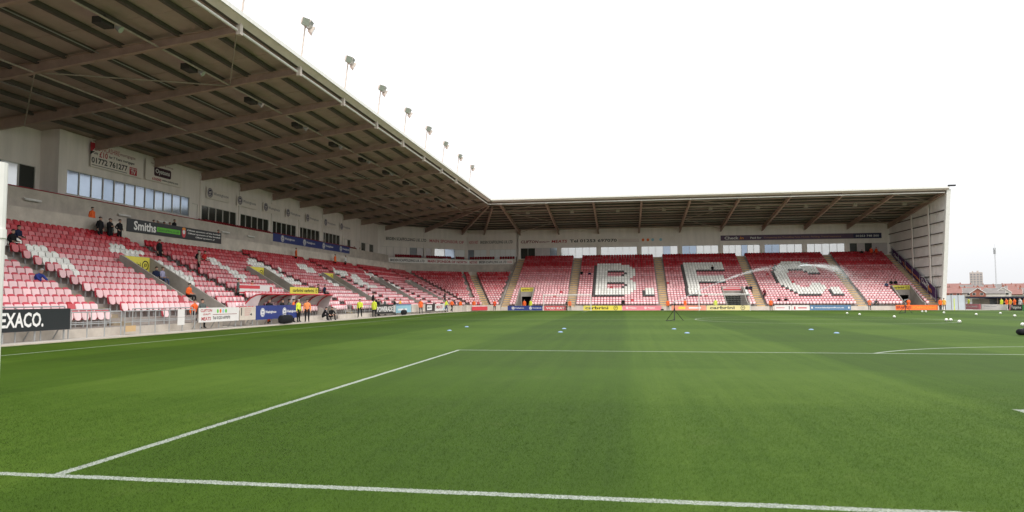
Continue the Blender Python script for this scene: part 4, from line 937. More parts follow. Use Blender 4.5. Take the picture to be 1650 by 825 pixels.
# purple banner along the gable
b = MB(); 
y0, y1 = NY+0.35, NY+17.6
pr = [(y0,Z0+0.55),(y0,Z0+SL*0.35+2.3),(y1,Z0+SL*17.6+1.75),(y1,Z0+SL*17.6+0.5)]
b.add([(NE-0.36,y,z) for y,z in pr]+[(NE-0.40,y,z) for y,z in pr],[(0,1,2,3),(7,6,5,4),(0,4,5,1),(1,5,6,2),(2,6,7,3),(3,7,4,0)])
ban = b.build('banner', purple); tag(ban,'purple sloping Check In banner along the foot of the right end wall','banner')
def gtext(t, yc, zc, wd, ht, m):   # reads towards the front (right in view), following the slope
    me = text_mesh(t).copy(); me.materials.append(m); co = np.empty(len(me.vertices)*3); me.vertices.foreach_get('co',co); co = co.reshape(-1,3)
    nn = np.empty_like(co); yy = yc-co[:,0]*wd; nn[:,0] = NE-0.405; nn[:,1] = yy; nn[:,2] = zc+co[:,1]*ht+(yy-yc)*SL
    me.vertices.foreach_set('co', nn.ravel()); link(bpy.data.objects.new('lettering',me), ban)
def gz_(y): return Z0+SL*(y-NY)
for yc,wd,h0,ht,t,m in ((NY+5.6,2.3,1.05,0.8,'Check',ivory),(NY+3.2,1.1,0.95,0.8,'In',orange_l),(NY+16.6,3.2,0.75,0.55,'Check In',ivory),(NY+12.9,3.4,0.75,0.6,'Travel',orange_l),(NY+9.2,3.2,0.75,0.55,'Parking',orange_l),(NY+2.6,2.0,0.35,0.3,'01253 748 500',ivory)):
    gtext(t, yc, gz_(yc)+h0, wd, ht, m)
MB().path([(NE-0.41,NY+5.8,gz_(NY+5.8)+1.95),(NE-0.41,NY+4.4,gz_(NY+4.4)+2.3),(NE-0.41,NY+3.0,gz_(NY+3.0)+1.75)],0.05).build('roof_mark', ivory, ban)
hr = rooted('handrail', (NE-0.4,NY+9,0)); tag(hr,'thin grey handrail sloping above the purple banner','railing')
MB().tube((NE-0.45,NY+0.4,gz_(NY+0.4)+2.45),(NE-0.45,NY+17.5,gz_(NY+17.5)+2.0),0.035).build('rail', galv, hr)
for k in range(7):
    y = NY+0.6+k*2.75; MB().tube((NE-0.45,y,gz_(y)+0.4),(NE-0.45,y,gz_(y)+2.42-0.02*k),0.025).build('post', galv, hr)

# ================================================================== DUGOUTS
def dugout(label, y0, y1, X=-40.1):
    o = rooted('dugout', (X,(y0+y1)/2,0)); tag(o, label, 'dugout', 'dugouts by the left touchline')
    arc = [(-1.55+1.75*(1-math.cos(t)), -0.05+2.15*math.sin(t)) for t in [R(a_) for a_ in (0,15,30,45,60,75,90)]]
    for y in (y0,(2*y0+y1)/3,(y0+2*y1)/3,y1): MB().path([(X+x,y,z) for x,z in arc],0.05,8).build('rib', red_p, o)
    n = len(arc); vs = [(X+x-0.05,y,z+0.03) for y in (y0,y1) for x,z in arc]
    MB().add(vs+[(x-0.02,y,z+0.01) for x,y,z in vs],[(i,i+1,n+i+1,n+i) for i in range(n-1)]+[(2*n+i,3*n+i,3*n+i+1,2*n+i+1) for i in range(n-1)]).build('back_panel', perspex, o)
    MB().box(X+0.16,X+0.24,y0-0.15,y1+0.15,2.06,2.15).build('roof_edge', red_p, o)
    for y in (y0,y1):
        pts = [(X+x,z) for x,z in arc]+[(X-0.1,1.4),(X-0.35,0.5),(X-0.4,-0.05)]; m_ = len(pts)
        MB().add([(x,y-0.012,z) for x,z in pts]+[(x,y+0.012,z) for x,z in pts],[tuple(range(m_)),tuple(range(m_,2*m_))[::-1]]+[(i,i+m_,(i+1)%m_+m_,(i+1)%m_) for i in range(m_)]).build('side_panel', perspex, o)
    k = int((y1-y0-0.3)/0.55)
    for q in range(k):
        y = y0+0.3+0.55*q+0.2
        s = MB().box(X-1.2,X-0.75,y-0.22,y+0.22,0.38,0.46).box(X-1.27,X-1.2,y-0.22,y+0.22,0.42,0.95).box(X-1.1,X-0.9,y-0.04,y+0.04,-0.05,0.38).build('seat', mat('bright_red_seat',(0.62,0.03,0.03),0.4,0.4), o)
dugout('curved perspex dugout with red frame, the one farther left', Yof(418,-40.1), Yof(468,-40.1))
dugout('curved perspex dugout with red frame, the one farther right', Yof(474,-40.1), Yof(532,-40.1))

# ================================================================== GOALS
netm = mat('net_cord', (0.75,0.75,0.73), 0.7, 0.2)
def goal(label, xc, y, sgn=1, dep=1.9):
    z = gz(y); o = rooted('goal', (xc,y,z)); tag(o, label, 'goal', 'goals at the far end')
    h, w = 2.44, 3.66
    for s in (-1,1):
        MB().tube((xc+s*w,y,z-0.02),(xc+s*w,y,z+h+0.05),0.06,12).build('post', white_p, o)
        MB().path([(xc+s*w,y,z+h),(xc+s*w,y+0.9,z+h-0.15),(xc+s*w,y+dep,z)],0.025,6).build('stanchion', white_p, o)
    MB().tube((xc-w-0.06,y,z+h),(xc+w+0.06,y,z+h),0.06,12).build('crossbar', white_p, o)
    b = MB(); cr2 = 0.006
    prof = [(0,h),(0.9,h-0.15),(dep,0.0)]
    nx = 36
    for k in range(nx+1):
        x = xc-w+2*w*k/nx
        for (ya_,za_),(yb2,zb_) in zip(prof,prof[1:]): b.bar((x,y+ya_,z+za_),(x,y+yb2,z+zb_),cr2*2,cr2*2,up=(1,0,0))
    for k in range(13):
        t = k/12
        if t < 0.3: yy, zz = 0.9*t/0.3, h-0.15*t/0.3
        else: f = (t-0.3)/0.7; yy, zz = 0.9+(dep-0.9)*f, (h-0.15)*(1-f)
        b.bar((xc-w,y+yy,z+zz),(xc+w,y+yy,z+zz),cr2*2,cr2*2)
    tag(b.build('net', netm, o), kind='stuff')
goal('white goal with net at the far end, left of the letter B', at(875.5,490,Y=100.9).x+3.66, 100.9)
goal('white goal with net in front of the middle tunnel of the far stand', 0.0, 101.06)
def near_goal():
    o = rooted('goal', (-21.8,-2.66,0)); tag(o, 'white practice goal whose right post cuts the left edge of the picture', 'goal')
    x1, y = -18.175, -2.67; x0 = x1-7.32
    for x in (x0,x1):
        MB().tube((x,y,-0.02),(x,y,2.44),0.06,16).tube((x,y,2.02),(x,y,2.07),0.066,16).build('post', white_p, o, smooth=False)
        MB().path([(x,y,2.4),(x,y-0.9,2.25),(x,y-1.9,0.03),(x,y,0.03)],0.03,8).build('stanchion', white_p, o)
    MB().tube((x0-0.06,y,2.44),(x1-0.03,y,2.44),0.055,16).build('crossbar', white_p, o)
near_goal()

# ================================================================== PEOPLE
ORANGE = mat('hi_vis_orange', (0.86,0.15,0.035), 0.7, 0.2, 0.12, 8.0); YELLOW = mat('hi_vis_yellow', (0.66,0.76,0.07), 0.7, 0.2, 0.1, 8.0)
CBLACK = mat('black_cloth', (0.018,0.018,0.02), 0.85, 0.1, 0.2, 8.0); CGREY = mat('grey_green_cloth', (0.10,0.115,0.11), 0.85, 0.1, 0.2, 8.0); CNAVY = mat('navy_cloth', (0.02,0.026,0.06), 0.85, 0.1, 0.2, 8.0)
CBLUE = mat('blue_cloth', (0.04,0.06,0.26), 0.85, 0.1, 0.2, 8.0); CTAN = mat('tan_cloth', (0.34,0.28,0.22), 0.85, 0.1, 0.2, 8.0); CWHITE = mat('white_cloth', (0.65,0.64,0.62), 0.85, 0.1, 0.1, 8.0)
CRED = mat('red_cloth', (0.5,0.03,0.03), 0.85, 0.1, 0.15, 8.0); CJEAN = mat('denim', (0.07,0.09,0.16), 0.85, 0.1, 0.2, 8.0)
SKIN = mat('skin', (0.50,0.30,0.22), 0.55, 0.3); HAIRD = mat('dark_hair', (0.02,0.015,0.012), 0.6, 0.3); HAIRG = mat('grey_hair', (0.35,0.33,0.31), 0.7, 0.2); HAIRB = mat('brown_hair', (0.09,0.05,0.03), 0.6, 0.3)
SHOE = mat('shoe', (0.02,0.02,0.02), 0.5, 0.3)
def make_body(pose):
    j = {}; E = []; rad = {}; reg = {}
    def jt(n, p, r, par=None, rg=None):
        j[n] = Vector(p); rad[n] = r if isinstance(r,tuple) else (r,r)
        if par: E.append((par,n)); reg[(par,n)] = rg
    hz = pose['hip']; ln = pose.get('lean',0.0); hy = pose.get('hipy',0.0)
    up = Vector((0,-math.sin(ln),math.cos(ln))); H0 = Vector((0,hy,hz))
    P = lambda h, x=0, f=0: H0+up*h+Vector((x,-f*math.cos(ln),-f*math.sin(ln)))
    jt('pelvis',P(0),(0.165,0.125)); jt('waist',P(0.2),(0.155,0.115),'pelvis',0); jt('chest',P(0.40),(0.175,0.125),'waist',0); jt('collar',P(0.51),(0.11,0.085),'chest',0)
    jt('neck',P(0.57,0,0.01),0.055,'collar',2); jt('jaw',P(0.635,0,0.035),(0.062,0.07),'neck',2); jt('brow',P(0.71,0,0.03),(0.076,0.088),'jaw',2); jt('crown',P(0.775,0,0.01),(0.055,0.065),'brow',2)
    jt('nose',P(0.665,0,0.135),0.014,'jaw',2)
    for s,n in ((-1,'l'),(1,'r')):
        jt('ear'+n,P(0.68,s*0.092,0.0),0.014,'brow',2)
        sh = P(0.45,s*0.185); jt('sho'+n,sh,0.078,'chest',0)
        e = sh+Vector(pose['el'+n]); w = e+Vector(pose['wr'+n]); d = (w-e).normalized()
        jt('elb'+n,e,0.060,'sho'+n,0); jt('wri'+n,w,0.042,'elb'+n,0); k = w+d*0.075; jt('palm'+n,k,(0.036,0.022),'wri'+n,2)
        side = d.cross(Vector((0,1,0.2))).normalized()
        for q,(o_,l_) in enumerate(((-0.03,0.075),(-0.01,0.085),(0.01,0.08),(0.03,0.062))):
            b0 = k+side*o_*0.9+d*0.03; jt('f%d%s'%(q,n),b0,0.010,'palm'+n,2); jt('g%d%s'%(q,n),b0+d*l_*0.8+Vector((0,-0.02,0)),0.008,'f%d%s'%(q,n),2)
        jt('th'+n,w+d*0.06-side*0.045+Vector((0,-0.02,0)),0.010,'palm'+n,2)
        hp = H0+Vector((s*0.10,0,-0.04)); kn = hp+Vector(pose['kn'+n]); an = kn+Vector(pose['an'+n])
        jt('hip'+n,hp,0.105,'pelvis',0 if pose.get('coat') else 1)
        if pose.get('coat'): md = hp.lerp(kn,0.42); jt('mid'+n,md,0.108,'hip'+n,0); jt('kne'+n,kn,0.068,'mid'+n,1)
        else: jt('kne'+n,kn,0.070,'hip'+n,1)
        jt('ank'+n,an,0.050,'kne'+n,1); jt('heel'+n,an+Vector((0,0.03,-0.05)),0.040,'ank'+n,3); jt('toe'+n,an+Vector((s*0.03,-0.17,-0.06)),(0.042,0.035),'ank'+n,3)
    ks = list(j); me = bpy.data.meshes.new('b'); me.from_pydata([j[k] for k in ks], [(ks.index(a),ks.index(c)) for a,c in E], [])
    o = bpy.data.objects.new('b', me); COL.objects.link(o); sm = o.modifiers.new('s','SKIN'); sm.use_smooth_shade = True
    for i,k in enumerate(ks): me.skin_vertices[0].data[i].radius = rad[k]; me.skin_vertices[0].data[i].use_root = (i == 0)
    ss = o.modifiers.new('d','SUBSURF'); ss.levels = 1; ss.render_levels = 1
    dg = bpy.context.evaluated_depsgraph_get(); m2 = bpy.data.meshes.new_from_object(o.evaluated_get(dg)); bpy.data.objects.remove(o)
    n = len(m2.vertices); co = np.empty(n*3); m2.vertices.foreach_get('co',co); co = co.reshape(-1,3)
    best = np.full(len(m2.polygons),1e9); idx = np.zeros(len(m2.polygons),int)
    ce = np.array([list(p.center) for p in m2.polygons])
    for (a,c) in E:
        A, B = np.array(j[a]), np.array(j[c]); ab = B-A; t = np.clip(((ce-A)@ab)/(ab@ab),0,1); dd = np.linalg.norm(ce-A-t[:,None]*ab,axis=1)-0.5*(rad[a][0]*(1-t)+rad[c][0]*t)
        s = dd < best; best[s] = dd[s]; idx[s] = reg[(a,c)]
    # sharp limits: skin above the collar
    m2.materials.clear()
    for m in (CBLACK,CBLACK,SKIN,SHOE): m2.materials.append(m)
    m2.polygons.foreach_set('material_index', idx); m2.polygons.foreach_set('use_smooth', [True]*len(idx)); m2.name = 'person'
    # hair cap
    hb = MB(); br = (j['brow']+j['crown'])*0.5; vs = []; nu, nv = 12, 5
    for v in range(nv+1):
        t = R(-8+98*v/nv)
        for u in range(nu):
            a = 2*math.pi*u/nu; back = (math.sin(a)+1)/2
            tt = t-R(30)*back*(1-v/nv)
            vs.append((br.x+0.093*math.cos(tt)*math.cos(a), br.y+0.012+0.108*math.cos(tt)*math.sin(a), br.z+0.005+0.078*math.sin(tt)))
    hb.add(vs, [(v*nu+u,v*nu+(u+1)%nu,(v+1)*nu+(u+1)%nu,(v+1)*nu+u) for v in range(nv) for u in range(nu)])
    hair = hb.mesh('hair', HAIRD, smooth=True)
    return m2, hair
std = dict(hip=0.93, ell=(-0.06,0.03,-0.28), elr=(0.06,0.03,-0.28), wrl=(-0.01,-0.08,-0.24), wrr=(0.01,-0.08,-0.24), knl=(-0.01,-0.02,-0.40), knr=(0.02,-0.02,-0.40), anl=(0,0.03,-0.40), anr=(0.01,0.03,-0.40))
def P_(**k): d = dict(std); d.update(k); return d
POSES = {
 'stand': P_(), 'coat': P_(coat=True, knr=(0.05,-0.03,-0.40)),
 'clasp': P_(coat=True, ell=(-0.09,-0.02,-0.25), elr=(0.09,-0.02,-0.25), wrl=(0.19,-0.2,0.02), wrr=(-0.19,-0.21,-0.02)),
 'pockets': P_(ell=(-0.15,0.08,-0.25), elr=(0.15,0.08,-0.25), wrl=(0.10,-0.16,-0.16), wrr=(-0.10,-0.16,-0.16), knl=(-0.06,-0.02,-0.40)),
 'walk': P_(knl=(-0.01,-0.20,-0.37), anl=(0,0.02,-0.40), knr=(0.01,0.06,-0.40), anr=(0,0.26,-0.31), ell=(-0.06,0.14,-0.25), wrl=(0,-0.04,-0.26), elr=(0.06,-0.08,-0.27), wrr=(0,-0.18,-0.16), lean=0.06),
 'point': P_(elr=(0.05,-0.15,-0.22), wrr=(-0.05,-0.20,0.12)),
 'sit': P_(hip=0.50, hipy=0.12, lean=0.12, knl=(-0.04,-0.42,0.02), knr=(0.04,-0.42,0.02), anl=(0,0.02,-0.42), anr=(0,-0.04,-0.42), wrl=(0.06,-0.24,-0.05), wrr=(-0.06,-0.24,-0.05)),
 'crouch': P_(hip=0.34, hipy=0.15, lean=0.42, knl=(-0.10,-0.36,0.16), knr=(0.10,-0.36,0.16), anl=(0,-0.05,-0.41), anr=(0,-0.05,-0.41), ell=(-0.06,-0.18,-0.2), elr=(0.06,-0.18,-0.2), wrl=(0.10,-0.18,-0.10), wrr=(-0.10,-0.18,-0.10)),
}
BODY = {k: make_body(v) for k,v in POSES.items()}
def person(label, pos, pose, rz_, jacket, trousers, hair=None, grp=None, sc=1.0):
    me, hm = BODY[pose]; o = link(bpy.data.objects.new('person', me)); o.location = pos; o.rotation_euler = (0,0,rz_); sc *= 0.985+random.random()*0.03; o.scale = (sc,sc,sc)
    for i,m in enumerate((jacket,trousers)): o.material_slots[i].link = 'OBJECT'; o.material_slots[i].material = m
    h = link(bpy.data.objects.new('hair', hm), o); h.material_slots[0].link = 'OBJECT'; h.material_slots[0].material = hair or HAIRD
    return tag(o, label, 'person', grp)
def on_x(u, X, v=490, z=None):
    p = at(u, v, X=X); return (X, p.y, gz(p.y) if z is None else z)
def on_y(u, Y, v=490, z=None):
    p = at(u, v, Y=Y); return (p.x, Y, gz(Y) if z is None else z)
def seat_w(u, v, h=0.75):
    p = on_rake_w(u, v, h); i = max(0,min(NRW-1,int((LX-p.x)/RUN))); return (LX-RUN*i-0.26, p.y, Z0+RISE*i)
def stand_w(u, v, h=0.9):
    p = on_rake_w(u, v, h); i = max(0,min(NRW-1,int((LX-p.x)/RUN))); return (LX-RUN*i-0.22, p.y, Z0+RISE*i)
def seat_n(u, v, h=0.75):
    p = on_rake_n(u, v, h); i = max(0,min(NRN-1,int((p.y-NY)/RUN))); return (p.x, NY+RUN*i+0.26, Z0+RISE*i)
E_ = R(90)       # facing the pitch from the left stand
# left stand, seated
person('person in black seated at the far left edge of the picture, left of a pair', seat_w(11,376), 'sit', E_, CBLACK, CBLACK)
person('person in black seated near the left edge, right of a pair', seat_w(22,370), 'sit', E_, CNAVY, CBLACK)
person('person in a blue jacket seated beside the nearest aisle', seat_w(66,443,0.7), 'crouch', E_, CBLUE, CJEAN, HAIRG)
person('person in dark blue seated at the rim of the nearest tunnel', seat_w(247,437), 'sit', E_-0.4, CNAVY, CBLACK)
person('person in a pale top seated at the rim of the nearest tunnel', seat_w(258,438), 'sit', E_, mat('lilac_cloth',(0.35,0.34,0.48),0.85,0.1), CJEAN, HAIRB)
person('person in a light coat standing among seats right of the second aisle', stand_w(311,416), 'stand', E_+0.5, CTAN, CBLACK, HAIRG)
person('person in black seated beside the one in the light coat', seat_w(321,412), 'sit', E_, CBLACK, CBLACK)
person('person in red seated right of the light coat', seat_w(331,413), 'sit', E_, CRED, CBLACK)
person('person in a grey coat standing on the steps above the white meat board', stand_w(379,463), 'coat', E_+0.6, CGREY, CBLACK)
person('orange steward seated behind the tunnel rail left of the dugouts', seat_w(408,462), 'sit', E_, ORANGE, CBLACK)
person('orange steward seated just behind the wall of the nearest tunnel', seat_w(305,466), 'sit', E_, ORANGE, CBLACK)
person('person in black seated left above the dugout roofs', seat_w(515,465,0.8), 'sit', E_, CBLACK, CBLACK)
person('person in black seated right above the dugout roofs', seat_w(527,466,0.8), 'sit', E_, CNAVY, CBLACK)
person('dark figure standing on the steps below the black Smiths banner', stand_w(248,398), 'coat', E_, CBLACK, CBLACK)
person('person in black seated alone in the corner block', seat_w(682,446,0.5), 'sit', R(45), CBLACK, CBLACK)
person('person in black seated low behind the yellow stewards by the left touchline', seat_w(596,477,0.6), 'sit', E_, CBLACK, CBLACK)
# walkway of the left stand
WK = LX-13.5
def on_walk(u, X=WK): p = at(u, 360, X=X); return (X, p.y, 6.25)
person('orange steward behind the back wall at the upper left', (-53.0,on_walk(148,-53.0)[1],6.75), 'coat', E_, ORANGE, CBLACK)
for k,(u,m,ps) in enumerate(((161,CBLACK,'coat'),(169,CNAVY,'pockets'),(177,CBLACK,'clasp'),(185,CGREY,'coat'),(193,CBLACK,'pockets'))):
    person('person in dark clothes, %s from the left in the huddle beside the Smiths banner'%('first second third fourth fifth'.split()[k]), (LX-11.6-0.35*(k%2),at(u,360,X=LX-11.6).y,Z0+RISE*15+0.05), ps, E_, m, CBLACK, grp='huddle left of the Smiths banner')
for k,(u,m,hh) in enumerate(((248,CBLACK,HAIRD),(255,CTAN,HAIRG),(265,CNAVY,HAIRD),(274,CTAN,HAIRB))):
    person('%s of four people seated behind the lime strip of the Smiths banner'%('first second third fourth'.split()[k]), (*on_walk(u,-53.6)[:2],7.12), 'sit', E_, m, CBLACK, hh, 'people behind the Smiths banner')
person('person in black standing tall behind the crest of the Smiths banner', (*on_walk(281,-53.4)[:2],7.0), 'coat', E_, CBLACK, CBLACK)
for k,u in enumerate((297,307,318,331)):
    person('%s of four dark heads behind the right end of the Smiths banner'%('first second third fourth'.split()[k]), (*on_walk(u,-53.8)[:2],6.72), 'sit', E_, (CBLACK,CNAVY,CGREY,CBLACK)[k], CBLACK, HAIRD, 'heads behind the Smiths banner')
person('person in red at the right end of the Smiths banner', (*on_walk(352,-53.3)[:2],6.7), 'coat', E_, CRED, CBLACK)
person('orange steward standing below the left end of the blue balcony banner', stand_w(464,402,1.0), 'coat', E_+0.7, ORANGE, CBLACK)
person('orange steward standing below the middle of the blue balcony banner', stand_w(514,405,0.95), 'coat', E_, ORANGE, CBLACK)
person('person in white and black below the right half of the blue balcony banner', stand_w(532,408,0.95), 'stand', E_, CWHITE, CBLACK)
for k,(u,m) in enumerate(((560,CWHITE),(571,CTAN),(580,CWHITE))):
    p = at(u, 405, X=-56.6); person('%s of three people on the balcony just right of the blue banner'%('first second third'.split()[k]), (-56.6,p.y,8.75), 'sit', E_, m, CBLACK, HAIRG, 'people on the balcony by the corner')
p = at(522,385,X=-57.3); person('person with white hair on the balcony above the blue banner', (-57.3,p.y,9.05), 'sit', E_, CTAN, CBLACK, HAIRG)
# touchline, from left to right
person('orange steward coming out of the nearest tunnel', on_x(313,-41.0), 'walk', E_, ORANGE, CBLACK)
person('person in a grey coat standing behind the white meat board', on_x(326,-39.7), 'coat', E_-0.3, CGREY, CBLACK)
person('player in black and orange kit walking by the left dugout', on_x(434,-39.5), 'walk', E_-0.8, CBLACK, ORANGE, HAIRB)
person('person in a black tracksuit standing behind the blue board', on_x(455,-39.4), 'pockets', E_, CBLACK, CBLACK)
person('person in dark grey behind the orange steward at the dugouts', on_x(466,-40.2), 'stand', E_, CGREY, CBLACK)
person('orange steward standing at the right end of the blue board', on_x(473,-39.3), 'coat', E_+0.4, ORANGE, CBLACK)
person('yellow vest steward standing right of the blue board', on_x(481,-39.0), 'stand', E_-0.2, YELLOW, CBLACK, HAIRG)
person('steward in an orange and white vest standing in front of the right dugout', on_x(495,-38.5), 'stand', E_-1.2, mat('pale_orange_vest',(0.85,0.28,0.10),0.7,0.2), CBLACK)
person('left of two people in black crouching right of the dugouts', on_x(523,-39.2), 'crouch', E_+0.3, CBLACK, CBLACK)
person('right of two people in black crouching right of the dugouts', on_x(534,-38.9), 'crouch', E_-0.6, CBLACK, CBLACK)
person('steward in a long yellow coat walking left of the other yellow coat', on_x(580,-38.8), 'walk', R(10), YELLOW, CBLACK)
person('steward in a long yellow coat standing at the left end of the POWERADE board', on_x(603,-38.6), 'coat', R(170), YELLOW, CBLACK)
person('person in black half hidden behind the yellow coat at the POWERADE board', on_x(610,-39.5), 'coat', E_, CBLACK, CBLACK)
person('person in dark grey standing behind the POWERADE board', on_x(620,-39.7), 'coat', E_, CGREY, CBLACK, HAIRG)
person('person in black pointing behind the right end of the POWERADE board', on_x(636,-39.7), 'point', E_, CBLACK, CBLACK)
person('steward in yellow and orange behind the light blue board', on_x(645,-39.8), 'coat', E_, mat('amber_vest',(0.8,0.42,0.06),0.7,0.2), YELLOW)
person('orange steward standing in front of the plain grey board', on_x(678,-38.5), 'coat', R(20), ORANGE, CBLACK)
person('person in black standing on the terrace above the far left corner', stand_w(716,477,0.9), 'coat', E_, CBLACK, CBLACK)
person('yellow steward stepping over the white board in the far left corner', on_x(719,-38.9), 'walk', E_, YELLOW, CJEAN)
person('orange steward on the track in front of the far left corner wall', on_x(728,-38.4), 'walk', R(60), ORANGE, CBLACK)
person('person in navy behind the far left corner wall', on_x(733,-39.9), 'coat', E_, CNAVY, CBLACK)
person('orange steward behind the far left corner wall', on_x(742,-39.9), 'coat', R(45), ORANGE, CBLACK)
person('orange steward behind the left end of the plain red corner board', on_y(764,103.9), 'coat', R(30), ORANGE, CBLACK)
person('orange steward in front of the right end of the red corner board', on_y(797,103.4), 'clasp', 0, mat('red_orange_coat',(0.82,0.09,0.03),0.7,0.2), CBLACK)
# far end
person('orange steward in the left tunnel of the far stand', on_y(845,106.6), 'coat', 0, ORANGE, CBLACK)
person('yellow steward in the left tunnel of the far stand', on_y(855,107.2), 'coat', R(-20), YELLOW, CBLACK)
person('orange steward standing inside the left goal', on_y(918,103.3), 'coat', R(15), ORANGE, CBLACK)
person('small dark person half hidden behind the steward in the left goal', on_y(913,104.0), 'stand', R(60), CBLACK, CBLACK, sc=0.93)
person('orange steward just left of the tripod sprinkler', on_y(1076,103.3), 'coat', 0, ORANGE, CBLACK)
person('orange steward behind the board right of the tripod sprinkler', on_y(1104,106.3), 'coat', R(30), ORANGE, CBLACK)
person('yellow steward in the middle tunnel below the letter F', on_y(1153,107.0), 'coat', 0, YELLOW, CBLACK)
person('orange steward below the left edge of the letter C', on_y(1242,103.2), 'coat', R(-10), ORANGE, CBLACK)
person('orange steward right of the steel blue board', on_y(1401,103.2), 'clasp', 0, ORANGE, CBLACK)
person('orange steward behind the BRANDS board', on_y(1464,106.0), 'clasp', R(10), ORANGE, CBLACK)
person('orange steward at the foot of the white end post', on_y(1515,103.0), 'coat', R(20), ORANGE, CBLACK)
person('amber steward just right of the one at the end post', on_y(1521,103.8), 'coat', R(-30), MATS['amber_vest'], CBLACK)
def ns(lab, u, v, m, pose='sit', h=0.75, rz_=0.0): person(lab, seat_n(u,v,h), pose, rz_, m, CBLACK)
ns('person in black seated at the left beside the letter B', 937,439,CBLACK); ns('person in black leaning beside the letter B, right of another', 950,442,CNAVY,'crouch',0.5)
ns('person in black seated at the foot of the letter B', 1004,486,CBLACK); ns('person in black seated on the top bar of the letter F', 1148,431,CBLACK)
ns('left of two people in black beside the aisle between F and C', 1203,461,CBLACK); ns('right of two people in black below the aisle between F and C', 1209,461,CNAVY)
ns('person in dark red standing by the aisle left of the letter C', 1231,470,mat('dark_red_coat',(0.16,0.03,0.04),0.85,0.1),'stand',0.9)
ns('left small dark figure seated under the letter C', 1255,484,CBLACK,'crouch',0.4); ns('right small dark figure seated under the letter C', 1265,482,CBLACK,'crouch',0.4)
ns('left of three people near the right tunnel, in a grey blue top', 1427,456,CJEAN); ns('middle of three people near the right tunnel, in black', 1435,453,CBLACK); ns('right of three people near the right tunnel, in black', 1442,453,CBLACK)
ns('dark seated figure low between two orange stewards on the right', 1415,491,CBLACK,'crouch',0.5)
person('person in black in the box at the top right of the far stand', (at(1389,405,Y=NY+18.6).x,NY+18.6,9.0), 'sit', 0, CBLACK, CBLACK)
person('orange steward at the top right of the far stand, left one', (at(1404,405,Y=NY+18.4).x,NY+18.4,8.95), 'coat', 0, MATS['red_orange_coat'], CBLACK)
person('orange steward at the top right of the far stand, right one', (at(1412,405,Y=NY+18.6).x,NY+18.6,8.95), 'coat', R(20), MATS['red_orange_coat'], CBLACK)

# ================================================================== THINGS ON THE GRASS
def sprinkler(label, x, y, rz_, h=1.42):
    z = gz(y); o = empty('tripod_sprinkler', (x,y,z), rz_); tag(o, label, 'sprinkler', 'tripod sprinklers on the pitch')
    for k in range(3):
        a = R(90+120*k+15); MB().tube((0,0,0.85),(0.72*math.cos(a),0.72*math.sin(a),0.0),0.022,8).build('leg', black, o)
    MB().tube((0,0,0.05),(0,0,h-0.12),0.03,8).tube((0,0,0.78),(0,0,0.92),0.06,8).build('column', black, o)
    MB().tube((0,0,h-0.12),(0,0,h-0.02),0.05,8).tube((-0.12,0,h-0.02),(0.42,0,h+0.09),0.03,8,r2=0.018).build('nozzle', galv, o)
    MB().path([(0,0,0.1),(-0.3,0.1,0.03),(-0.8,0.05,0.02)],0.025,6).build('hose', black, o)
sp = at(1087,517,Z=-0.0); sprinkler('black tripod sprinkler on the grass in front of the far stand, the nearer one', sp.x, sp.y, R(38))
sp2 = at(1459,505,Z=-0.02); sprinkler('small black tripod sprinkler in front of the BRANDS board, the farther one', sp2.x, sp2.y, R(20))
# water jet: droplets along a ballistic arc
water = bpy.data.materials.new('spray'); water.use_nodes = True; wp = water.node_tree.nodes['Principled BSDF']
wp.inputs['Base Color'].default_value = (0.9,0.92,0.94,1); wp.inputs['Roughness'].default_value = 0.3; wp.inputs['Alpha'].default_value = 0.5
def jet(name, label, p0, p1, apex, n, spread, seed, t0=0.0, rmin=0.008, rmax=0.020):
    rg = np.random.default_rng(seed); cl = rg.random(34); t = np.where(rg.random(n) < 0.45, np.clip(cl[rg.integers(0,34,n)]+rg.normal(size=n)*0.018,0,1), rg.random(n)**0.8); t = t0+(1-t0)*t
    a, b_ = np.array(p0), np.array(p1); c = a+(b_-a)*t[:,None]; c[:,2] = p0[2]+(p1[2]-p0[2])*t+4*(apex-(p0[2]+p1[2])/2)*t*(1-t)
    sd = spread*(0.06+t**1.5); c += rg.normal(size=(n,3))*sd[:,None]*np.array([0.6,0.6,0.35]); late = np.clip((t-0.45)/0.55,0,1); c[:,2] -= np.abs(rg.normal(size=n))*late*0.9*spread/0.35
    c = c[c[:,2] > 0.4]; n = len(c)
    rr = rmin+(rmax-rmin)*rg.random(n); octv = np.array([(1,0,0),(-1,0,0),(0,1,0),(0,-1,0),(0,0,1),(0,0,-1)],float); octf = np.array([(0,2,4),(2,1,4),(1,3,4),(3,0,4),(2,0,5),(1,2,5),(3,1,5),(0,3,5)])
    V = (c[:,None,:]+octv[None]*rr[:,None,None]).reshape(-1,3); Fx = (octf[None]+(np.arange(n)*6)[:,None,None]).reshape(-1)
    me = bpy.data.meshes.new(name); me.vertices.add(len(V)); me.vertices.foreach_set('co',V.ravel()); me.loops.add(len(Fx)); me.loops.foreach_set('vertex_index',Fx); me.polygons.add(n*8); me.polygons.foreach_set('loop_start',np.arange(n*8)*3); me.update(calc_edges=True); me.materials.append(water)
    tag(link(bpy.data.objects.new(name,me)), label, 'water', kind='stuff')
pe = at(1345,425,Y=64.0)
jet('water_jet','white jet of water arcing from the tripod sprinkler across the letter C',(sp.x+0.35,sp.y+0.25,1.5),tuple(pe),4.25,10000,0.55,3,rmin=0.005,rmax=0.013)
q0 = at(1290,428,Y=62.0); q1 = at(1420,475,Y=68.0)
jet('water_spray','fine spray drifting down right of the letter C at the end of the water jet',tuple(q0),tuple(q1),(q0.z+q1.z)/2+0.9,34000,1.5,5,rmin=0.004,rmax=0.011)

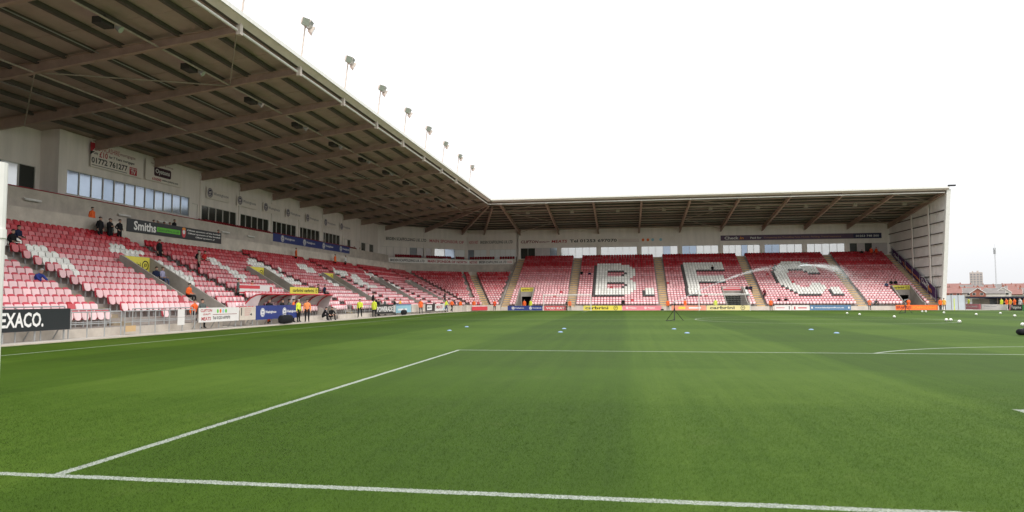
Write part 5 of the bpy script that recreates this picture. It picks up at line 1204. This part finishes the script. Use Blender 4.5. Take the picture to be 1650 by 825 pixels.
def ball(u, v, k, txt):
    p = at(u, v, Z=0); p.z = gz(p.y); p = at(u, v, Z=p.z)
    o = MB().sphere((0,0,0.11),0.11,12,8).build('football', [mat('football_white',(0.75,0.76,0.70),0.45,0.4)], smooth=True); o.location = p
    c = MB()
    for i in range(6):
        a = i*2.4; n = Vector((math.cos(a)*math.sin(1.0+i*0.3),math.sin(a)*math.sin(1.0+i*0.3),math.cos(1.0+i*0.3))); q = Vector((0,0,0.11))+n*0.1105; s = n.orthogonal().normalized(); t = n.cross(s)
        c.add([q+(s*math.cos(2*math.pi*j/5)+t*math.sin(2*math.pi*j/5))*0.032 for j in range(5)],[tuple(range(5))])
    c.build('panels', txt_black, o)
    tag(o, txt, 'ball', 'footballs scattered on the right half of the pitch')
bl = [(1365,506.5,'football on the grass below the right end of the steel blue board'),(1385,508.5,'football right of the one below the steel blue board'),(1441,512.5,'football on the grass below the left end of the BRANDS board'),(1486,503.5,'left of two footballs close to the BRANDS board'),(1492,503.5,'right of two footballs close to the BRANDS board'),(1521,505.5,'football just below the stewards at the end post'),(1525,518,'left of three footballs near the centre circle line'),(1532,518,'middle of three footballs near the centre circle line'),(1546,521,'right of three footballs at the end of the curved line'),(1573,508.5,'football below the shelter at the far right'),(1612,506.5,'football below the white boards at the far right'),(1635,511,'football nearest the black board at the far right'),(1648,526,'football above the black bag at the right edge')]
for k,(u,v,t) in enumerate(bl): ball(u,v,k,t)
dmk = mat('marker_blue',(0.22,0.32,0.48),0.5,0.3)
for u,v,t in ((724,533,'pale blue marker disc nearest the left side of the pitch'),(752,527,'pale blue marker disc second from the left'),(903,535.5,'blue marker disc, lower of the pair below the VOD KAT board'),(909,530,'blue marker disc, upper of the pair below the VOD KAT board'),(1086,530.5,'blue marker disc below the tripod sprinkler'),(1107,537,'blue marker disc right of and below the tripod sprinkler'),(1307,531.5,'blue marker disc, left of two on the right side'),(1348,537,'blue marker disc, right of two on the right side')):
    p = at(u,v,Z=0); b = MB(); n = 16; R0 = [(0.13,0.0),(0.105,0.03),(0.05,0.05),(0.038,0.05)]
    b.add([(r*math.cos(2*math.pi*i/n),r*math.sin(2*math.pi*i/n),z) for r,z in R0 for i in range(n)],[(k*n+i,k*n+(i+1)%n,(k+1)*n+(i+1)%n,(k+1)*n+i) for k in range(3) for i in range(n)])
    o = b.build('marker_disc', dmk, smooth=True); o.location = (p.x,p.y,0.004); tag(o,t,'marker','training marker discs')
def bag(label, pos, l, w, h, rz_=0.0):
    o = empty('kit_bag', pos, rz_); tag(o, label, 'bag')
    b = MB(); n = 10; prof = [(-l/2,0.7),(-l/2+0.06,0.95),(-l/4,1.0),(l/4,0.97),(l/2-0.06,0.93),(l/2,0.65)]
    vs = [(x, w/2*k*math.cos(2*math.pi*i/n), h/2+h/2*k*max(-0.97,math.sin(2*math.pi*i/n)*1.05)) for x,k in prof for i in range(n)]
    b.add(vs,[tuple(range(n))[::-1],tuple(range(5*n,6*n))]+[(k*n+i,k*n+(i+1)%n,(k+1)*n+(i+1)%n,(k+1)*n+i) for k in range(5) for i in range(n)]); b.build('body', CBLACK, o, smooth=True)
    MB().path([(-l*0.2,0,h*0.97),(-l*0.15,0,h*1.2),(l*0.15,0,h*1.2),(l*0.2,0,h*0.97)],0.018,6).build('handle', black, o)
    MB().box(-l*0.4,l*0.4,-0.01,0.01,h*0.965,h*1.0).build('zip', galv, o)
bag('black kit bag on the ground in front of the blue dugout board', on_x(461,-38.3,z=0.0), 1.5, 0.5, 0.62, E_)
bag('black kit bag in front of the light blue board', on_x(651,-38.4), 1.1, 0.45, 0.55, E_)
p = at(1656,540,Z=0); bag('black kit bag on the grass at the right edge', (p.x,p.y,0.0), 0.85, 0.4, 0.28, R(10))
p = on_y(1067,103.8); bag('small black bag at the foot of the far boards left of a steward', p, 0.45, 0.25, 0.2)
p = on_x(712,-39.6); bag('dark blue bag on the low corner wall', (p[0],p[1],0.72), 1.0, 0.4, 0.45, E_)

# ================================================================== RIGHT SIDE AND TOWN
EXB = 38.5
def east(label, u0, u1, m, h=0.8):
    ya_, yb2 = at(u0,495,X=EXB).y, at(u1,495,X=EXB).y; return sign('advert_board', label, 'board', (EXB,ya_,gz(ya_)), (0,-1,0), EZ, ya_-yb2, h, m, 0.05), ya_-yb2
o,w = east('pink board with white ends on the far right touchline',1551,1580,pink_b); rect(o,0,0,w*0.08,0.8,ivory,0.054); lettering(o,'BARTON GRANGE',w*0.15,0.3,w*0.7,0.25,ivory,0.054)
o,w = east('long white board with faint grey lettering on the far right touchline',1582,1624,white_b); lettering(o,'Westlake Interiors',w*0.1,0.42,w*0.5,0.2,mat('faint_grey_letter',(0.4,0.4,0.42),0.5,0.3),0.054)
o,w = east('black board with white lettering at the right edge of the picture',1626,1647,black_b); lettering(o,'Tangerine',w*0.2,0.15,w*0.75,0.5,ivory,0.054); quad(o,[(0,0),(w*0.12,0),(w*0.2,0.8),(w*0.08,0.8)],pink_b,0.054)
o,w = east('green board continuing past the right edge of the picture',1648,1700,mat('green_board',(0.05,0.3,0.08),0.45,0.4))
# shelter along the right touchline
sh = rooted('shelter', (45,98,0)); tag(sh,'long low shelter with a dark blue roof along the right touchline','shelter')
MB().prism([(42.6,76),(46.5,76),(46.5,124),(42.6,124)],[1.55,1.40,1.40,1.55],[1.78,1.60,1.60,1.78]).build('roof', mat('dark_blue_roof',(0.035,0.04,0.075),0.6,0.3), sh)
MB().box(46.2,46.35,76,124,-0.4,1.45).build('back_wall', mat('shelter_grey',(0.30,0.31,0.31),0.6,0.3), sh)
for y in (77,83,89,95,101,107,113,118.5,123.5): MB().box(42.8,42.92,y-0.06,y+0.06,-0.4,1.56).build('post', CTAN, sh)
MB().box(43.2,43.3,116.3,121.8,-0.4,1.4).build('front_panel', mat('tan_panel',(0.42,0.38,0.29),0.7,0.2,0.1,1.0), sh)
for y in range(96,116,1): MB().box(45.2,45.6,y,y+0.42,0.0,0.42).box(45.5,45.58,y,y+0.42,0.42,0.85).build('seat', pane_pale, sh)
# fence beside the end stand
fn = rooted('fence', (36,108,0)); tag(fn,'pale blue grey sheet fence right of the end post','fence')
fm = mat('fence_sheet',(0.45,0.50,0.53),0.5,0.4,0.08,1.0)
for k in range(3):
    x = NE+0.75+k*0.95; MB().box(x,x+0.90,108.0,108.08,-0.4,2.0).build('panel', fm, fn); MB().box(x+0.90,x+0.945,107.93,108.1,-0.4,2.05).build('post', concrete_d, fn)
yp = rooted('corner_pole', tuple(at(1538,500,Y=103.5))); tag(yp,'slim yellow green pole right of the end post stewards','pole')
q = yp['_o']; MB().tube((q[0],q[1],-0.2),(q[0],q[1],1.5),0.06,8).tube((q[0],q[1],1.5),(q[0],q[1],1.56),0.03,8).build('pole', YELLOW, yp)
person('person in dark blue standing in front of the fence right of the end post', on_x(1545,37.6), 'pockets', R(-70), CNAVY, CJEAN)
person('yellow steward in the shadow of the shelter on the far right', on_x(1561,42.2), 'coat', R(-90), YELLOW, CBLACK)
for k,(u,m,t) in enumerate(((1614,YELLOW,'yellow steward behind the white board at the far right'),(1622,ORANGE,'orange steward behind the white board, left of an amber one'),(1628,MATS['amber_vest'],'amber steward behind the black board at the far right'),(1635,ORANGE,'orange steward behind the black board at the far right'),(1644,CWHITE,'person in white between orange stewards at the right edge'),(1651,ORANGE,'orange steward cut by the right edge of the picture'))):
    person(t, on_x(u,40.0+0.35*(k%2)), 'clasp' if k%2 else 'coat', R(-80), m, CBLACK)
# houses
brick = mat('red_brick',(0.33,0.13,0.09),0.85,0.2,0.15,0.6); render_m = mat('pale_render',(0.60,0.56,0.50),0.8,0.2,0.08,0.3); tile_r = mat('red_roof_tile',(0.27,0.14,0.12),0.8,0.2,0.15,0.5); tile_g = mat('grey_roof_tile',(0.21,0.19,0.18),0.8,0.2,0.15,0.5); stone = mat('brown_wall',(0.34,0.25,0.2),0.85,0.2,0.1,0.5)  # wall and roof colours slightly paled in place of distance haze
def house(label, u, D, w, l, eav, rid, wm_, rm, gable=True, chim=1, zb=-0.45):
    p = C0+ray(u,481)*(D/FPX); o = empty('house', (p.x,p.y,zb-0.3), math.atan2(p.y-CY,p.x-CX)-R(90)+(0 if gable else R(90))); tag(o, label, 'house', 'houses beyond the ground')
    e, r_ = eav+0.3, rid+0.3
    b = MB().box(-w/2,w/2,-l/2,l/2,0,e)
    for y in (-l/2,l/2): b.add([(-w/2,y,e),(w/2,y,e),(0,y,r_)],[(0,1,2)])
    wl = b.build('wall', wm_, o)
    ov = 0.35; f = (r_-e)/(w/2); b = MB()
    for s in (-1,1):
        q = [(s*(w/2+ov),-l/2-ov,e-ov*f),(s*(w/2+ov),l/2+ov,e-ov*f),(0,l/2+ov,r_),(0,-l/2-ov,r_)]
        b.add(q+[(x,y,z+0.18) for x,y,z in q],[(0,1,2,3),(7,6,5,4),(0,4,5,1),(1,5,6,2),(2,6,7,3),(3,7,4,0)])
    rf = b.build('roof', rm, o)
    for k in range(chim):
        yy = (-l/2+0.8) if k == 0 else l/2-0.8; MB().box(-0.45,0.45,yy-0.35,yy+0.35,r_-0.4,r_+1.1).box(-0.25,0.25,yy-0.12,yy+0.12,r_+1.1,r_+1.4).build('chimney', brick, rf)
    b = MB()
    for s in (-1,1): b.bar((0,-l/2-ov-0.02,r_+0.02),(s*(w/2+ov),-l/2-ov-0.02,e-ov*f+0.02),0.05,0.28)
    b.build('barge_board', white_p, rf)
    rows = 2 if e > 4.6 else 1
    for rr in range(rows):
        for s in (-1,1):
            z0 = 1.0+rr*2.6; x = s*w*0.24; f_ = MB().box(x-0.8,x+0.8,-l/2-0.06,-l/2-0.005,z0,z0+1.3).build('window', white_p, o); MB().box(x-0.7,x+0.7,-l/2-0.075,-l/2-0.062,z0+0.1,z0+1.2).build('pane', pane_dark, f_)
    for s in (-1,1):
        n_ = int(l/3)
        for k in range(n_):
            yy = -l/2+(k+0.5)*l/n_
            for rr in range(rows):
                z0 = 1.0+rr*2.6; xx = s*(w/2+0.03); f_ = MB().box(xx-0.03,xx+0.03,yy-0.7,yy+0.7,z0,z0+1.2).build('window', white_p, o); MB().box(xx-0.045,xx+0.045,yy-0.6,yy+0.6,z0+0.1,z0+1.1).build('pane', pane_dark, f_)
def hill_z(D): return -0.45 if D < 430 else -0.45+(D-430)*0.026
hb = MB(); hs = [430,500,600,700,1400]
hb.v = [(-400 if k%2 == 0 else 1200, CY+hs[k//2]*0.8, hill_z(hs[k//2]) if hs[k//2] < 800 else 4.0) for k in range(10)]
for k in range(4): hb.f.append((2*k,2*k+1,2*k+3,2*k+2)); hb.m.append(0)
tag(hb.build('hillside', mat('town_ground',(0.12,0.12,0.09),0.9,0.1,0.2,0.05)), kind='structure')
rh = random.Random(11); ORD = 'first second third fourth fifth sixth seventh eighth ninth tenth eleventh'.split()
SPEC = [('front', 400, [(1533,10,1),(1547,9,2),(1561,11,0),(1576,9,2),(1591,7,2),(1603,9,0),(1617,7,2),(1630,10,1),(1645,8,2),(1662,12,0)], 4.4, 7.2),
        ('middle', 520, [(1536,16,1),(1554,14,3),(1571,14,3),(1588,12,1),(1606,13,0),(1624,12,1),(1641,14,3),(1658,14,1)], 4.8, 7.8),
        ('back', 690, [(1531,20,3),(1549,18,1),(1567,20,0),(1585,18,3),(1600,18,0),(1617,16,1),(1634,20,3),(1655,20,1)], 5.0, 8.2)]
for row,D0,hl,ea,ri in SPEC:
    for k,(u,l,ty) in enumerate(hl):
        D = D0+rh.uniform(-22,22); dz = rh.uniform(-0.5,0.7); gb = ty == 2
        wm_, rm, tx = [(render_m,tile_g,'pale low house with grey roof'),(brick,tile_r,'brick house with red roof'),(brick if u < 1600 else render_m,tile_g,'gabled house with white barge boards'),(stone,tile_r,'brown house with red roof')][ty]
        house('%s, %s from the end post in the %s row'%(tx,ORD[k],row), u, D, 7.2 if gb else 9, l if not gb else 9, ea+dz, ri+dz, wm_, rm, gb, 1, hill_z(D))
tb = C0+ray(1574.5,481)*(800/FPX); o = empty('tower_block',(tb.x,tb.y,0),math.atan2(tb.y-CY,tb.x-CX)-R(90)); tag(o,'pale concrete tower block rising above the rooftops','building')
tw_m = mat('tower_concrete',(0.50,0.44,0.40),0.85,0.2,0.06,0.1); MB().box(-6.3,6.3,-5,5,0,30.5).build('wall', tw_m, o); MB().box(-4,-2.5,-3,3,30.5,32).box(0.5,2.6,-3,3,30.5,32.3).build('roof_plant', tw_m, o)
for k in range(10):
    for x in (-4.6,-1.6,1.6,4.6): w_ = MB().box(x-0.95,x+0.95,-5.12,-5.01,2+2.8*k,3.6+2.8*k).build('window', mat('tower_window',(0.26,0.25,0.26),0.3,0.4), o)
mp = C0+ray(1606.5,481)*(500/FPX); o = empty('radio_mast',(mp.x,mp.y,0)); tag(o,'thin lattice radio mast above the rooftops on the right','mast')
for k in range(3):
    a = R(120*k); MB().tube((0.45*math.cos(a),0.45*math.sin(a),0),(0.28*math.cos(a),0.28*math.sin(a),36),0.06,6).build('leg', galv, o)
b = MB()
for k in range(36):
    for q in range(3):
        a0, a1 = R(120*q), R(120*(q+1)); b.tube((0.4*math.cos(a0),0.4*math.sin(a0),k),(0.4*math.cos(a1),0.4*math.sin(a1),k+1),0.03,4)
b.build('lattice', galv, o)
for k in range(3): a = R(120*k+30); MB().box(0.6*math.cos(a)-0.22,0.6*math.cos(a)+0.22,0.6*math.sin(a)-0.22,0.6*math.sin(a)+0.22,33,37.5).build('antenna', galv, o)
MB().tube((0,0,36),(0,0,40),0.05,6).build('spike', galv, o)

for o in ORG:
    if '_o' in o: del o['_o']
